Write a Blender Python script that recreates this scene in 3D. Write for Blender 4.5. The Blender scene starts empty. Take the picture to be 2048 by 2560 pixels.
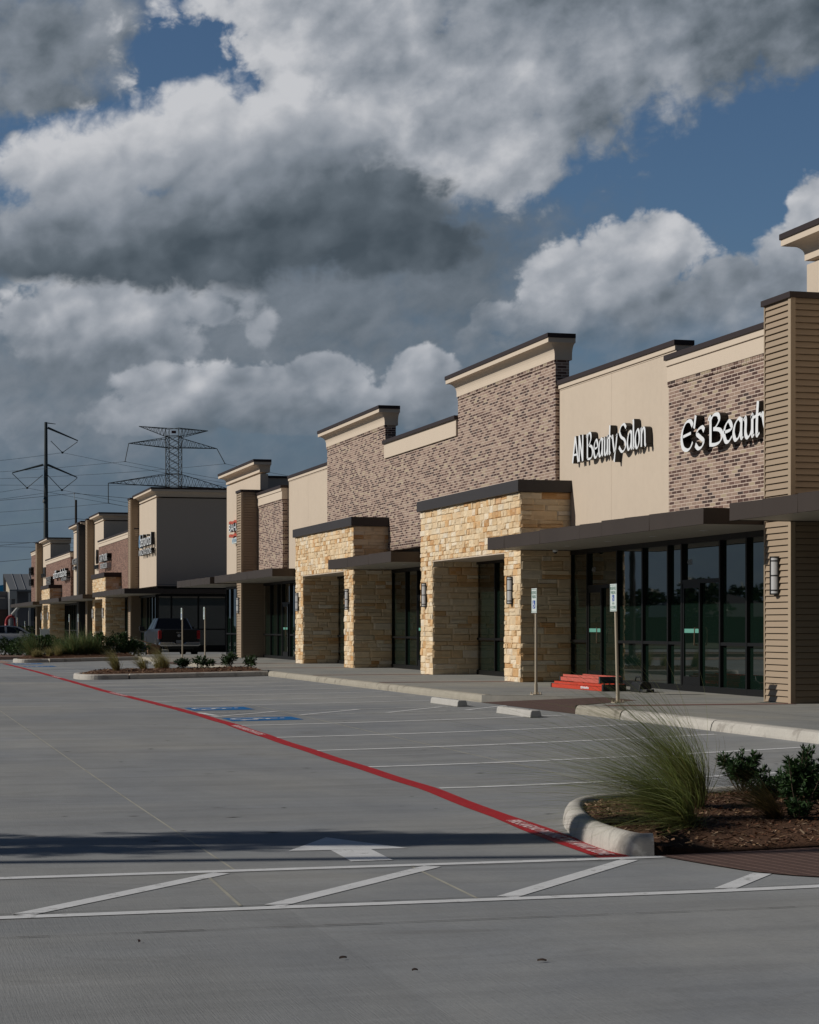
import bpy, bmesh, math, random
from math import sin, cos, tan, pi, radians, sqrt, atan2
from mathutils import Vector, Matrix, Quaternion, noise as mnoise

# world axes: X = away from the parking lane into the shops, Y = along the shop fronts, Z = up (metres)
sc = bpy.context.scene
COL = sc.collection
rnd = random.Random(7)

# ------------------------------------------------------------------ materials
class NT:
    """tiny node-tree helper"""
    def __init__(s, tree):
        s.t = tree; s.n = tree.nodes; s.l = tree.links
    def add(s, typ, **kw):
        nd = s.n.new(typ)
        for k, v in kw.items():
            if k == 'inp':
                for kk, vv in v.items():
                    if isinstance(vv, bpy.types.NodeSocket): s.l.new(vv, nd.inputs[kk])
                    else: nd.inputs[kk].default_value = vv
            else: setattr(nd, k, v)
        return nd
    def math(s, op, a, b=0.0, c=0.0, clamp=False):
        nd = s.n.new('ShaderNodeMath'); nd.operation = op; nd.use_clamp = clamp
        for i, v in enumerate((a, b, c)):
            if isinstance(v, bpy.types.NodeSocket): s.l.new(v, nd.inputs[i])
            else: nd.inputs[i].default_value = v
        return nd.outputs[0]
    def vmath(s, op, a, b=(0, 0, 0), out=0):
        nd = s.n.new('ShaderNodeVectorMath'); nd.operation = op
        for i, v in enumerate((a, b)):
            if isinstance(v, bpy.types.NodeSocket): s.l.new(v, nd.inputs[i])
            else: nd.inputs[i].default_value = v
        return nd.outputs[out]
    def mix(s, fac, a, b, blend='MIX'):
        nd = s.n.new('ShaderNodeMix'); nd.data_type = 'RGBA'; nd.blend_type = blend; nd.clamp_factor = True
        for i, v in ((0, fac), (6, a), (7, b)):
            if isinstance(v, bpy.types.NodeSocket): s.l.new(v, nd.inputs[i])
            elif i == 0: nd.inputs[i].default_value = v
            else: nd.inputs[i].default_value = (v[0], v[1], v[2], 1)
        return nd.outputs[2]
    def ramp(s, fac, stops, interp='LINEAR'):
        nd = s.n.new('ShaderNodeValToRGB'); cr = nd.color_ramp; cr.interpolation = interp
        while len(cr.elements) < len(stops): cr.elements.new(0.5)
        for e, (p, c) in zip(cr.elements, stops):
            e.position = p
            e.color = (c, c, c, 1) if not isinstance(c, tuple) else (c[0], c[1], c[2], 1)
        s.l.new(fac, nd.inputs[0]); return nd.outputs[0]
    def noise(s, vec, scale, detail=4, rough=.55, dist=0.0):
        nd = s.n.new('ShaderNodeTexNoise')
        s.l.new(vec, nd.inputs['Vector'])
        nd.inputs['Scale'].default_value = scale; nd.inputs['Detail'].default_value = detail
        nd.inputs['Roughness'].default_value = rough; nd.inputs['Distortion'].default_value = dist
        return nd.outputs[0]
    def pos(s):
        return s.n.new('ShaderNodeNewGeometry').outputs['Position']
    def scale(s, vec, sx, sy, sz):
        return s.vmath('MULTIPLY', vec, (sx, sy, sz))

def new_mat(name):
    m = bpy.data.materials.new(name); m.use_nodes = True
    nt = NT(m.node_tree)
    b = m.node_tree.nodes['Principled BSDF']
    return m, nt, b

def M(name, col, rough=.7, metal=0.0, vary=.15, vscale=1.5, bump=0.0, bscale=60, spec=.5, fine=.08, attr=False, coat=0.0, patch=None, streak=0.0):
    """generic surface: base colour with two sizes of soft mottling, optional bump"""
    m, nt, b = new_mat(name)
    p = nt.pos()
    n1 = nt.noise(p, vscale, 5, .6); n2 = nt.noise(p, vscale*14, 3, .6)
    f = nt.math('ADD', nt.math('MULTIPLY', nt.math('SUBTRACT', n1, .5), vary*2), nt.math('MULTIPLY', nt.math('SUBTRACT', n2, .5), fine*2))
    f = nt.math('ADD', f, 1.0)
    if attr:
        base = nt.add('ShaderNodeVertexColor', layer_name='Col').outputs[0]
    else:
        base = nt.add('ShaderNodeRGB').outputs[0]; base.default_value = (*col, 1)
    cm = nt.add('ShaderNodeVectorMath', operation='SCALE'); nt.l.new(base, cm.inputs[0]); nt.l.new(f, cm.inputs['Scale'])
    cs = cm.outputs[0]
    if patch:                                            # worn or stained areas with ragged outlines: (colour, threshold, scale, strength)
        pc, th, ps, pw = patch
        pn = nt.noise(p, ps, 6, .68, .4); cs = nt.mix(nt.ramp(pn, [(th, 0.0), (th+.06, pw)]), cs, pc)
    if streak:                                           # rain runs and trowel drift
        sn = nt.noise(nt.scale(p, 3.2, 3.2, .16), 1.0, 4, .6); cs = nt.mix(nt.ramp(sn, [(.45, 0.0), (.75, streak)]), cs, (col[0]*.72, col[1]*.70, col[2]*.66))
    nt.l.new(cs, b.inputs['Base Color'])
    b.inputs['Roughness'].default_value = rough; b.inputs['Metallic'].default_value = metal
    b.inputs['Specular IOR Level'].default_value = spec
    if coat: b.inputs['Coat Weight'].default_value = coat
    if bump:
        bn = nt.add('ShaderNodeBump'); bn.inputs['Strength'].default_value = bump; bn.inputs['Distance'].default_value = .01
        nt.l.new(nt.noise(p, bscale, 4, .65), bn.inputs['Height']); nt.l.new(bn.outputs[0], b.inputs['Normal'])
    return m

MT = {}
STUCCO = (.63, .53, .425)
MT['stucco'] = M('stucco', STUCCO, .9, vary=.07, vscale=.5, bump=.35, bscale=70, fine=.05, spec=.2, streak=.10)
MT['stucco_trim'] = M('stucco_trim', (.67, .565, .455), .9, vary=.04, vscale=.8, bump=.15, bscale=90, fine=.03, spec=.2)
MT['bronze'] = M('bronze_metal', (.040, .028, .026), .55, .0, vary=.12, vscale=1.2, spec=.3, fine=.05)
MT['fascia'] = M('fascia_metal', (.052, .039, .031), .5, .0, vary=.18, vscale=.7, spec=.3, fine=.04)
MT['greycap'] = M('grey_cap_metal', (.048, .042, .041), .5, .0, vary=.12, vscale=.8, spec=.35, fine=.04)
MT['soffit'] = M('soffit_panel', (.36, .335, .28), .6, vary=.06, vscale=1.2, fine=.03)
MT['siding'] = M('tan_siding', (.35, .268, .188), .65, vary=.06, vscale=.9, fine=.03, spec=.35)
MT['siding_trim'] = M('tan_trim', (.41, .32, .225), .6, vary=.04, fine=.02, spec=.35)
MT['siding_dark'] = M('charcoal_siding', (.05, .05, .052), .6, vary=.06, fine=.03, spec=.35)
MT['siding_dark_trim'] = M('charcoal_trim', (.13, .12, .11), .6, vary=.06, fine=.03, spec=.35)
MT['frame'] = M('dark_anodised_frame', (.007, .007, .007), .5, .0, vary=.1, fine=.03, spec=.25)
MT['stone'] = M('limestone', (1, 1, 1), .92, vary=.16, vscale=7, bump=.6, bscale=45, fine=.10, attr=True, spec=.2)
MT['mortar'] = M('stone_mortar', (.50, .40, .27), .95, vary=.1, vscale=5)
MT['roof'] = M('roof_membrane', (.25, .25, .25), .9)
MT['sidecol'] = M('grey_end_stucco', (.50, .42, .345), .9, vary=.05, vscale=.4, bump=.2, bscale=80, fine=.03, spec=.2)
MT['white'] = M('sign_face_white', (.88, .90, .92), .4, vary=.03, fine=.01)
MT['return'] = M('sign_return_black', (.016, .013, .011), .4, vary=.1)
MT['red_sign'] = M('sign_face_red', (.55, .09, .04), .4, vary=.03)
MT['blue_sign'] = M('sign_face_blue', (.20, .34, .50), .4, vary=.1, vscale=12)
MT['post'] = M('tan_post_paint', (.47, .40, .30), .5, vary=.08, vscale=6)
MT['plate'] = M('sign_plate_white', (.68, .74, .72), .35, vary=.03)
MT['green'] = M('sign_green', (.02, .16, .10), .4)
MT['sblue'] = M('sign_blue', (.01, .07, .33), .4)
MT['paint'] = M('white_road_paint', (.66, .665, .67), .75, vary=.2, vscale=6, fine=.2, spec=.2, patch=((.33, .33, .32), .60, 9, .75))
MT['paint_thin'] = M('worn_white_paint', (.54, .54, .53), .8, vary=.35, vscale=5, fine=.25, spec=.2, patch=((.3, .3, .29), .52, 7, .8))
MT['redpaint'] = M('red_road_paint', (.40, .018, .022), .7, vary=.2, vscale=5, fine=.14, spec=.2, patch=((.26, .10, .09), .62, 11, .6))
MT['redtext'] = M('pale_stencil_paint', (.78, .58, .58), .75, vary=.25, vscale=8, fine=.15, spec=.2)
MT['bluepaint'] = M('blue_road_paint', (.008, .13, .36), .7, vary=.25, vscale=5, fine=.12, spec=.2)
MT['seal'] = M('joint_sealant', (.36, .345, .285), .9, vary=.5, vscale=2)
MT['crack'] = M('dark_joint', (.045, .042, .038), .95, vary=.6, vscale=5)
MT['kerb'] = M('kerb_concrete', (.49, .465, .42), .85, vary=.22, vscale=2.6, bump=.4, bscale=60, fine=.16, patch=((.30, .275, .245), .56, 2.4, .75), spec=.25)
MT['kerb_old'] = M('kerb_concrete_old', (.37, .34, .28), .9, vary=.28, vscale=3, bump=.3, bscale=50, fine=.15, patch=((.20, .18, .15), .57, 2.2, .7), spec=.25)
MT['stop'] = M('wheel_stop_concrete', (.47, .455, .425), .85, vary=.12, vscale=6, bump=.3, bscale=70, fine=.1, spec=.25, patch=((.30, .28, .26), .60, 5, .7))
MT['brickband'] = M('paver_band', (.17, .085, .07), .85, vary=.25, vscale=9, fine=.15)
MT['mulch'] = M('wood_mulch', (.10, .052, .03), .95, vary=.45, vscale=16, bump=1.0, bscale=55, fine=.4, spec=.2)
MT['chip'] = M('mulch_chips', (.2, .1, .05), .9, vary=.3, vscale=30, attr=True, spec=.2)
MT['bark'] = M('bark', (.09, .065, .045), .95, vary=.3, vscale=12, bump=.8, bscale=40)
MT['steel'] = M('weathered_steel', (.035, .05, .058), .6, vary=.15, vscale=1)
MT['lattice'] = M('dull_galvanised', (.05, .055, .06), .7, vary=.15)
MT['wire'] = M('cable', (.04, .045, .05), .7)
MT['wood_pole'] = M('wood_pole', (.03, .024, .02), .9)
MT['ladder_red'] = M('orange_red_fibreglass', (.60, .055, .022), .55, vary=.25, vscale=10, fine=.18, patch=((.55, .42, .36), .66, 14, .7))
MT['ladder_pink'] = M('faded_red_fibreglass', (.58, .12, .085), .65, vary=.25, vscale=14, fine=.2, patch=((.42, .36, .33), .62, 16, .75))
MT['black_plastic'] = M('black_plastic', (.012, .012, .012), .5)
MT['alu'] = M('aluminium', (.42, .42, .42), .4, .8, vary=.1)
MT['yellow'] = M('yellow_sticker', (.65, .45, .03), .5)
MT['handle'] = M('bronze_handle', (.38, .27, .18), .25, .9, vary=.1)
MT['mint'] = M('mint_sticker', (.13, .36, .29), .5, vary=.05)
MT['truck'] = M('truck_paint', (.011, .012, .015), .42, .0, vary=.06, spec=.3)
MT['truck_dark'] = M('truck_tailgate_paint', (.014, .013, .012), .35, .1, vary=.06, coat=.2, spec=.35)
MT['chrome'] = M('chrome', (.6, .6, .6), .18, 1.0, vary=.05)
MT['carglass'] = M('car_glass', (.008, .009, .011), .06, vary=.02)
MT['tyre'] = M('tyre_rubber', (.012, .012, .012), .85)
MT['taillight'] = M('tail_light', (.32, .008, .01), .2, vary=.1, coat=.5)
MT['silver'] = M('silver_paint', (.42, .43, .44), .3, .45, vary=.03, coat=.5)
MT['cardboard'] = M('cardboard', (.22, .115, .06), .85, vary=.2, vscale=6)
MT['greymetal'] = M('standing_seam', (.19, .2, .21), .5, .2, vary=.06)
MT['greywall'] = M('grey_cladding', (.12, .125, .14), .8, vary=.08)
MT['palewall'] = M('pale_render', (.42, .42, .40), .85, vary=.08)
MT['beigewall'] = M('beige_render', (.50, .43, .32), .85, vary=.06)
MT['brownwall'] = M('brown_brick', (.11, .075, .06), .9, vary=.2, vscale=4)
MT['skyblue'] = M('bright_blue_panel', (.03, .33, .60), .5)
MT['slide_red'] = M('red_plastic', (.34, .012, .015), .4)
MT['dirt'] = M('grassy_ground', (.06, .07, .03), .95, vary=.4, vscale=.2)
MT['pinkpave'] = M('pink_stamped_paving', (.33, .225, .18), .9, vary=.15, vscale=2)
MT['number'] = M('number_decal', (.32, .32, .32), .5)

def mat_leaf(name, trans=.25, rough=.55):
    m, nt, b = new_mat(name)
    c = nt.add('ShaderNodeVertexColor', layer_name='Col').outputs[0]
    nt.l.new(c, b.inputs['Base Color']); b.inputs['Roughness'].default_value = rough
    b.inputs['Specular IOR Level'].default_value = .3
    tr = nt.add('ShaderNodeBsdfTranslucent'); nt.l.new(c, tr.inputs[0])
    mx = nt.add('ShaderNodeMixShader'); mx.inputs[0].default_value = trans
    nt.l.new(b.outputs[0], mx.inputs[1]); nt.l.new(tr.outputs[0], mx.inputs[2])
    nt.l.new(mx.outputs[0], m.node_tree.nodes['Material Output'].inputs['Surface'])
    return m
MT['grass'] = mat_leaf('grass_blades', .5)
MT['leaf'] = mat_leaf('shrub_leaves', .2)
m_, nt_, b_ = new_mat('lamp_diffuser'); b_.inputs['Base Color'].default_value = (.62, .62, .62, 1); b_.inputs['Roughness'].default_value = .35
tr_ = nt_.add('ShaderNodeBsdfTranslucent'); tr_.inputs[0].default_value = (.62, .62, .62, 1); mx_ = nt_.add('ShaderNodeMixShader'); mx_.inputs[0].default_value = .12
nt_.l.new(b_.outputs[0], mx_.inputs[1]); nt_.l.new(tr_.outputs[0], mx_.inputs[2]); nt_.l.new(mx_.outputs[0], m_.node_tree.nodes['Material Output'].inputs['Surface']); MT['lampglass'] = m_

def mat_brick(name, stops, mortar, bw=.248, rh=.0680):
    m, nt, b = new_mat(name)
    sep = nt.add('ShaderNodeSeparateXYZ'); nt.l.new(nt.pos(), sep.inputs[0])
    xy = nt.math('ADD', sep.outputs[0], sep.outputs[1])
    cb = nt.add('ShaderNodeCombineXYZ'); nt.l.new(xy, cb.inputs[0]); nt.l.new(sep.outputs[2], cb.inputs[1])
    br = nt.add('ShaderNodeTexBrick', offset=.5, squash=1.0)
    nt.l.new(cb.outputs[0], br.inputs['Vector'])
    for k, v in (('Color1', (0, 0, 0, 1)), ('Color2', (1, 1, 1, 1)), ('Mortar', (0, 0, 0, 1)), ('Scale', 1.0), ('Mortar Size', .0088),
                 ('Mortar Smooth', .12), ('Bias', 0.0), ('Brick Width', bw), ('Row Height', rh)):
        br.inputs[k].default_value = v
    col = nt.ramp(br.outputs['Color'], stops, 'CONSTANT')
    # smoky flashes across the fired faces and a soft broad weathering
    n = nt.noise(nt.scale(cb.outputs[0], 9, 3.0, 1), 2.0, 4, .6)
    col = nt.mix(nt.ramp(n, [(.60, 0.0), (.74, .5)]), col, (.12, .085, .075))
    n2 = nt.noise(nt.pos(), .35, 4, .6)
    col = nt.mix(nt.ramp(n2, [(.3, 0.0), (.75, .10)]), col, (.50, .38, .31))
    col = nt.mix(br.outputs['Fac'], col, mortar)
    nt.l.new(col, b.inputs['Base Color']); b.inputs['Roughness'].default_value = .9; b.inputs['Specular IOR Level'].default_value = .2
    bn = nt.add('ShaderNodeBump', invert=True); bn.inputs['Strength'].default_value = .7; bn.inputs['Distance'].default_value = .008
    nt.l.new(br.outputs['Fac'], bn.inputs['Height']); nt.l.new(bn.outputs[0], b.inputs['Normal'])
    return m
LB = [(0.0, (.080, .043, .038)), (.20, (.055, .037, .036)), (.29, (.105, .06, .05)), (.38, (.16, .095, .078)), (.45, (.32, .225, .18)), (.60, (.35, .25, .195)),
      (.74, (.38, .29, .225)), (.86, (.27, .18, .145)), (.94, (.43, .35, .245))]
MT['brick'] = mat_brick('tan_plum_brick', LB, (.64, .52, .44))
RB = [(0.0, (.10, .05, .042)), (.3, (.15, .07, .055)), (.45, (.24, .13, .10)), (.7, (.27, .155, .12)), (.88, (.2, .11, .085))]
MT['brick_red'] = mat_brick('red_brown_brick', RB, (.36, .26, .21))

def mat_concrete(name, col, scale=1.0, broom=True, slabs=False):
    m, nt, b = new_mat(name)
    p = nt.pos()
    big = nt.noise(p, .22*scale, 5, .6, .6)
    mid = nt.noise(nt.scale(p, 1, .45, 1), 1.3*scale, 6, .65, .3)
    fin = nt.noise(p, 26, 4, .7)
    spk = nt.noise(p, 150, 2, .6)
    stain = nt.noise(nt.scale(p, .5, 1.4, 1), .8*scale, 6, .7, 1.2)
    f = nt.math('ADD', nt.math('MULTIPLY', nt.math('SUBTRACT', big, .5), .55), nt.math('MULTIPLY', nt.math('SUBTRACT', mid, .5), .42))
    f = nt.math('ADD', f, nt.math('MULTIPLY', nt.math('SUBTRACT', fin, .5), .26))
    f = nt.math('ADD', f, nt.math('MULTIPLY', nt.math('SUBTRACT', spk, .5), .2))
    f = nt.math('ADD', f, 1.0)
    rgb = nt.mix(nt.ramp(big, [(.35, 0.0), (.7, 1.0)]), (col[0]*.95, col[1]*.98, col[2]*1.02), (col[0]*1.03, col[1]*1.0, col[2]*.93))
    cm = nt.add('ShaderNodeVectorMath', operation='SCALE'); nt.l.new(rgb, cm.inputs[0]); nt.l.new(f, cm.inputs['Scale'])
    if slabs:
        sx = nt.add('ShaderNodeSeparateXYZ'); nt.l.new(p, sx.inputs[0])
        cbx = nt.add('ShaderNodeCombineXYZ'); nt.l.new(nt.math('FLOOR', nt.math('DIVIDE', nt.math('ADD', sx.outputs[0], 2.4), 4.71)), cbx.inputs[0]); nt.l.new(nt.math('FLOOR', nt.math('DIVIDE', nt.math('ADD', sx.outputs[1], -.8), 6.02)), cbx.inputs[1])
        wn = nt.add('ShaderNodeTexWhiteNoise', noise_dimensions='2D'); nt.l.new(cbx.outputs[0], wn.inputs['Vector'])
        c_ = nt.add('ShaderNodeVectorMath', operation='SCALE'); nt.l.new(cm.outputs[0], c_.inputs[0]); nt.l.new(nt.math('ADD', .93, nt.math('MULTIPLY', wn.outputs['Value'], .14)), c_.inputs['Scale']); cm = c_
    tr = nt.noise(nt.scale(p, .22, 2.6, 1), 1.0, 5, .6, .5)
    f2 = nt.add('ShaderNodeVectorMath', operation='SCALE'); nt.l.new(cm.outputs[0], f2.inputs[0]); nt.l.new(nt.ramp(tr, [(.3, 1.07), (.5, 1.0), (.72, .87)]), f2.inputs['Scale']); cm = f2
    c2 = nt.mix(nt.ramp(stain, [(.56, 0.0), (.76, .6)]), cm.outputs[0], (col[0]*.52, col[1]*.5, col[2]*.48))
    # small oily drips and specks
    sp = nt.noise(nt.scale(p, .8, .8, 1), 5.5, 3, .5)
    c2 = nt.mix(nt.ramp(sp, [(.74, 0.0), (.80, .55)]), c2, (.05, .048, .045))
    nt.l.new(c2, b.inputs['Base Color']); b.inputs['Roughness'].default_value = .88; b.inputs['Specular IOR Level'].default_value = .25
    bn = nt.add('ShaderNodeBump'); bn.inputs['Strength'].default_value = .35; bn.inputs['Distance'].default_value = .006
    h = nt.noise(nt.scale(p, 70, 2.0, 1) if broom else nt.scale(p, 30, 30, 1), 2.2, 3, .6)
    h = nt.math('ADD', h, nt.math('MULTIPLY', fin, .8))
    nt.l.new(h, bn.inputs['Height']); nt.l.new(bn.outputs[0], b.inputs['Normal'])
    return m
MT['lot'] = mat_concrete('lot_concrete', (.266, .270, .273), slabs=True)
MT['walk'] = mat_concrete('walk_concrete', (.30, .292, .27), 1.6, broom=False)

def mat_stamped(name, col, line, pitch):
    """brown stamped paving: thin parallel pale joints running across"""
    m, nt, b = new_mat(name)
    sep = nt.add('ShaderNodeSeparateXYZ'); p = nt.pos(); nt.l.new(p, sep.inputs[0])
    a = nt.math('ADD', nt.math('MULTIPLY', sep.outputs[0], .98), nt.math('MULTIPLY', sep.outputs[1], .19))
    fr = nt.math('FRACT', nt.math('DIVIDE', nt.math('ADD', a, 100.0), pitch))
    ln = nt.ramp(fr, [(0.0, .9), (.10, .9), (.16, 0.0)], 'LINEAR')
    n = nt.noise(p, 6, 5, .6); n2 = nt.noise(p, 40, 3, .6)
    base = nt.mix(n, (col[0]*.7, col[1]*.7, col[2]*.7), (col[0]*1.3, col[1]*1.3, col[2]*1.3))
    c = nt.mix(nt.math('MULTIPLY', ln, nt.ramp(n2, [(.3, .2), (.7, 1.0)])), base, line)
    nt.l.new(c, b.inputs['Base Color']); b.inputs['Roughness'].default_value = .85
    bn = nt.add('ShaderNodeBump'); bn.inputs['Strength'].default_value = .5; bn.inputs['Distance'].default_value = .006
    nt.l.new(nt.math('ADD', nt.math('MULTIPLY', ln, -1.0), n2), bn.inputs['Height']); nt.l.new(bn.outputs[0], b.inputs['Normal'])
    return m
MT['stamped'] = mat_stamped('brown_stamped_paving', (.088, .047, .036), (.27, .175, .135), .10)
MT['ramp'] = M('brown_ramp_paving', (.092, .05, .04), .9, vary=.2, vscale=3, bump=.4, bscale=60, fine=.15)

def mat_glass(name, tint):
    m, nt, b = new_mat(name)
    b.inputs['Base Color'].default_value = (*tint, 1); b.inputs['Roughness'].default_value = .015
    b.inputs['IOR'].default_value = 2.25; b.inputs['Specular IOR Level'].default_value = .5
    bn = nt.add('ShaderNodeBump'); bn.inputs['Strength'].default_value = .02; bn.inputs['Distance'].default_value = .02
    nt.l.new(nt.noise(nt.pos(), 1.1, 2, .5), bn.inputs['Height']); nt.l.new(bn.outputs[0], b.inputs['Normal'])
    return m
MT['glass'] = mat_glass('tinted_glass', (.006, .014, .010))
MT['glass_film'] = mat_glass('frosted_film_glass', (.020, .032, .028))

# ------------------------------------------------------------------ mesh helper
class MB:
    def __init__(s): s.v = []; s.f = []; s.m = []; s.c = []; s.hascol = False
    def face(s, idx, mi=0, col=None):
        s.f.append(tuple(idx)); s.m.append(mi); s.c.append(col)
        if col is not None: s.hascol = True
    def poly(s, pts, mi=0, col=None):
        b = len(s.v); s.v.extend(tuple(p) for p in pts); s.face(range(b, b+len(pts)), mi, col)
    def box(s, x0, x1, y0, y1, z0, z1, mi=0, col=None):
        if x0 > x1: x0, x1 = x1, x0
        if y0 > y1: y0, y1 = y1, y0
        b = len(s.v)
        s.v += [(x0, y0, z0), (x1, y0, z0), (x1, y1, z0), (x0, y1, z0), (x0, y0, z1), (x1, y0, z1), (x1, y1, z1), (x0, y1, z1)]
        for q in ((0, 3, 2, 1), (4, 5, 6, 7), (0, 1, 5, 4), (1, 2, 6, 5), (2, 3, 7, 6), (3, 0, 4, 7)):
            s.face([b+i for i in q], mi, col)
    def prism(s, prof, y0, y1, mi=0, axis='y', col=None):
        """profile [(a,b)] extruded along an axis. axis y: (x,z); axis x: (y,z); axis z: (x,y)"""
        def P(a, b, t): return (a, t, b) if axis == 'y' else ((t, a, b) if axis == 'x' else (a, b, t))
        n = len(prof); b = len(s.v)
        s.v += [P(a, q, y0) for a, q in prof] + [P(a, q, y1) for a, q in prof]
        for i in range(n): s.face((b+i, b+(i+1) % n, b+n+(i+1) % n, b+n+i), mi, col)
        s.face([b+i for i in range(n)][::-1], mi, col); s.face([b+n+i for i in range(n)], mi, col)
    def tube(s, p0, p1, r0, r1=None, n=8, mi=0, cap=True, col=None):
        r1 = r0 if r1 is None else r1
        p0 = Vector(p0); p1 = Vector(p1); d = (p1-p0)
        if d.length < 1e-9: return
        q = d.to_track_quat('Z', 'Y'); b = len(s.v)
        for p, r in ((p0, r0), (p1, r1)):
            for i in range(n):
                a = 2*pi*i/n; s.v.append(tuple(p + q @ Vector((r*cos(a), r*sin(a), 0))))
        for i in range(n): s.face((b+i, b+(i+1) % n, b+n+(i+1) % n, b+n+i), mi, col)
        if cap:
            s.face([b+i for i in range(n)][::-1], mi, col); s.face([b+n+i for i in range(n)], mi, col)
    def path(s, pts, rad, n=6, mi=0, col=None):
        for i in range(len(pts)-1):
            r0 = rad[i] if isinstance(rad, (list, tuple)) else rad; r1 = rad[i+1] if isinstance(rad, (list, tuple)) else rad
            s.tube(pts[i], pts[i+1], r0, r1, n, mi, col=col)
    def lathe(s, c, axis, prof, n=24, mi=0):
        """prof: (r, t) pairs along axis vector"""
        ax = Vector(axis).normalized(); q = ax.to_track_quat('Z', 'Y'); c = Vector(c); b = len(s.v); k = len(prof)
        for r, t in prof:
            for i in range(n):
                a = 2*pi*i/n; s.v.append(tuple(c + q @ Vector((r*cos(a), r*sin(a), t))))
        for j in range(k-1):
            for i in range(n): s.face((b+j*n+i, b+j*n+(i+1) % n, b+(j+1)*n+(i+1) % n, b+(j+1)*n+i), mi)
    def strip(s, left, right, mi=0, col=None):
        b = len(s.v); n = len(left)
        s.v += [tuple(p) for p in left] + [tuple(p) for p in right]
        for i in range(n-1): s.face((b+i, b+n+i, b+n+i+1, b+i+1), mi, col)
    def build(s, name, mats, parent=None, smooth=False, fix=True, bevel=0.0, bseg=2):
        if not isinstance(mats, (list, tuple)): mats = [mats]
        off = Vector((0, 0, 0))
        if parent is not None:
            p = parent
            while p is not None: off += p.location; p = p.parent
        me = bpy.data.meshes.new(name)
        me.from_pydata([(x-off.x, y-off.y, z-off.z) for x, y, z in s.v], [], s.f)
        for m in mats: me.materials.append(MT[m] if isinstance(m, str) else m)
        me.polygons.foreach_set('material_index', s.m)
        if s.hascol:
            at = me.color_attributes.new('Col', 'FLOAT_COLOR', 'CORNER'); buf = []
            for f, c in zip(s.f, s.c):
                if c is None: c = (1, 1, 1)
                if isinstance(c[0], (tuple, list)):
                    for k in c: buf += [k[0], k[1], k[2], 1.0]
                else: buf += [c[0], c[1], c[2], 1.0]*len(f)
            at.data.foreach_set('color', buf)
        if fix:
            bm = bmesh.new(); bm.from_mesh(me); bmesh.ops.recalc_face_normals(bm, faces=bm.faces); bm.to_mesh(me); bm.free()
        if smooth: me.polygons.foreach_set('use_smooth', [True]*len(me.polygons))
        me.update()
        o = bpy.data.objects.new(name, me); COL.objects.link(o)
        if parent is not None: o.parent = parent
        if bevel:
            md = o.modifiers.new('edge', 'BEVEL'); md.width = bevel; md.segments = bseg; md.limit_method = 'ANGLE'; md.angle_limit = radians(40)
        return o

def tag(o, label=None, cat=None, group=None, kind=None):
    if label: o['label'] = label
    if cat: o['category'] = cat
    if group: o['group'] = group
    if kind: o['kind'] = kind
    return o
def thing(name, label, cat, loc=(0, 0, 0), group=None):
    o = bpy.data.objects.new(name, None); o.empty_display_size = .2; COL.objects.link(o); o.location = loc
    return tag(o, label, cat, group)
def copy_tree(o, loc=None, parent=None, label=None, delta=None):
    c = o.copy(); COL.objects.link(c)
    if parent is not None: c.parent = parent
    if loc is not None: c.location = loc
    if label: c['label'] = label
    for ch in list(o.children): copy_tree(ch, None, c)
    return c

def smooth(a, b, x):
    t = min(1.0, max(0.0, (x-a)/(b-a))); return t*t*(3-2*t)
def gz(u, v):
    """height of the drained parking lot: falls from the kerb line towards the fire lane"""
    s = min(1.0, max(0.0, (11.1-u)/6.3)); p = 1-(1-s)**1.6
    return -(.07+.10*(1-smooth(15, 42, v)))*p

def text_mesh(body, size, extrude, xsc=1.0, bold=0.0, spacing=1.0):
    cu = bpy.data.curves.new('txt', 'FONT'); cu.body = body; cu.size = size; cu.extrude = extrude; cu.offset = bold
    cu.align_x = 'LEFT'; cu.align_y = 'BOTTOM_BASELINE'; cu.resolution_u = 3; cu.space_character = spacing
    ob = bpy.data.objects.new('txt', cu); COL.objects.link(ob)
    dg = bpy.context.evaluated_depsgraph_get(); dg.update()
    me = bpy.data.meshes.new_from_object(ob.evaluated_get(dg))
    vs = [(v.co.x*xsc, v.co.y, v.co.z) for v in me.vertices]; fs = [tuple(p.vertices) for p in me.polygons]
    nz = [p.normal.z for p in me.polygons]
    bpy.data.objects.remove(ob); bpy.data.curves.remove(cu); bpy.data.meshes.remove(me)
    return vs, fs, nz
def put_text(mb, body, size, org, X, Y, extrude=.0, width=None, xsc=1.0, mi=0, mi_side=None, bold=0.0, height=None):
    """flat or raised text with its lower-left corner at org, reading along X, up along Y"""
    vs, fs, nz = text_mesh(body, size, extrude, xsc, bold)
    if not vs: return
    x0 = min(v[0] for v in vs); x1 = max(v[0] for v in vs); y0 = min(v[1] for v in vs); y1 = max(v[1] for v in vs)
    kx = width/(x1-x0) if width else 1.0; ky = height/(y1-y0) if height else 1.0
    X = Vector(X); Y = Vector(Y); Z = X.cross(Y); org = Vector(org); b = len(mb.v)
    for x, y, z in vs: mb.v.append(tuple(org + X*((x-x0)*kx) + Y*((y-y0)*ky) + Z*z))
    for f, n in zip(fs, nz):
        mb.face([b+i for i in f], mi if (mi_side is None or n > .5) else mi_side)
WX, WY = (0, -1, 0), (0, 0, 1)       # writing on a front wall
RX, RY = (0, -1, 0), (1, 0, 0)       # writing on the ground, read from the lane
# ------------------------------------------------------------------ ground, lot, pavement
mb = MB(); mb.box(-2500, 2500, -400, 4000, -1.0, -.42); tag(mb.build('ground', 'dirt'), kind='structure')

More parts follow.
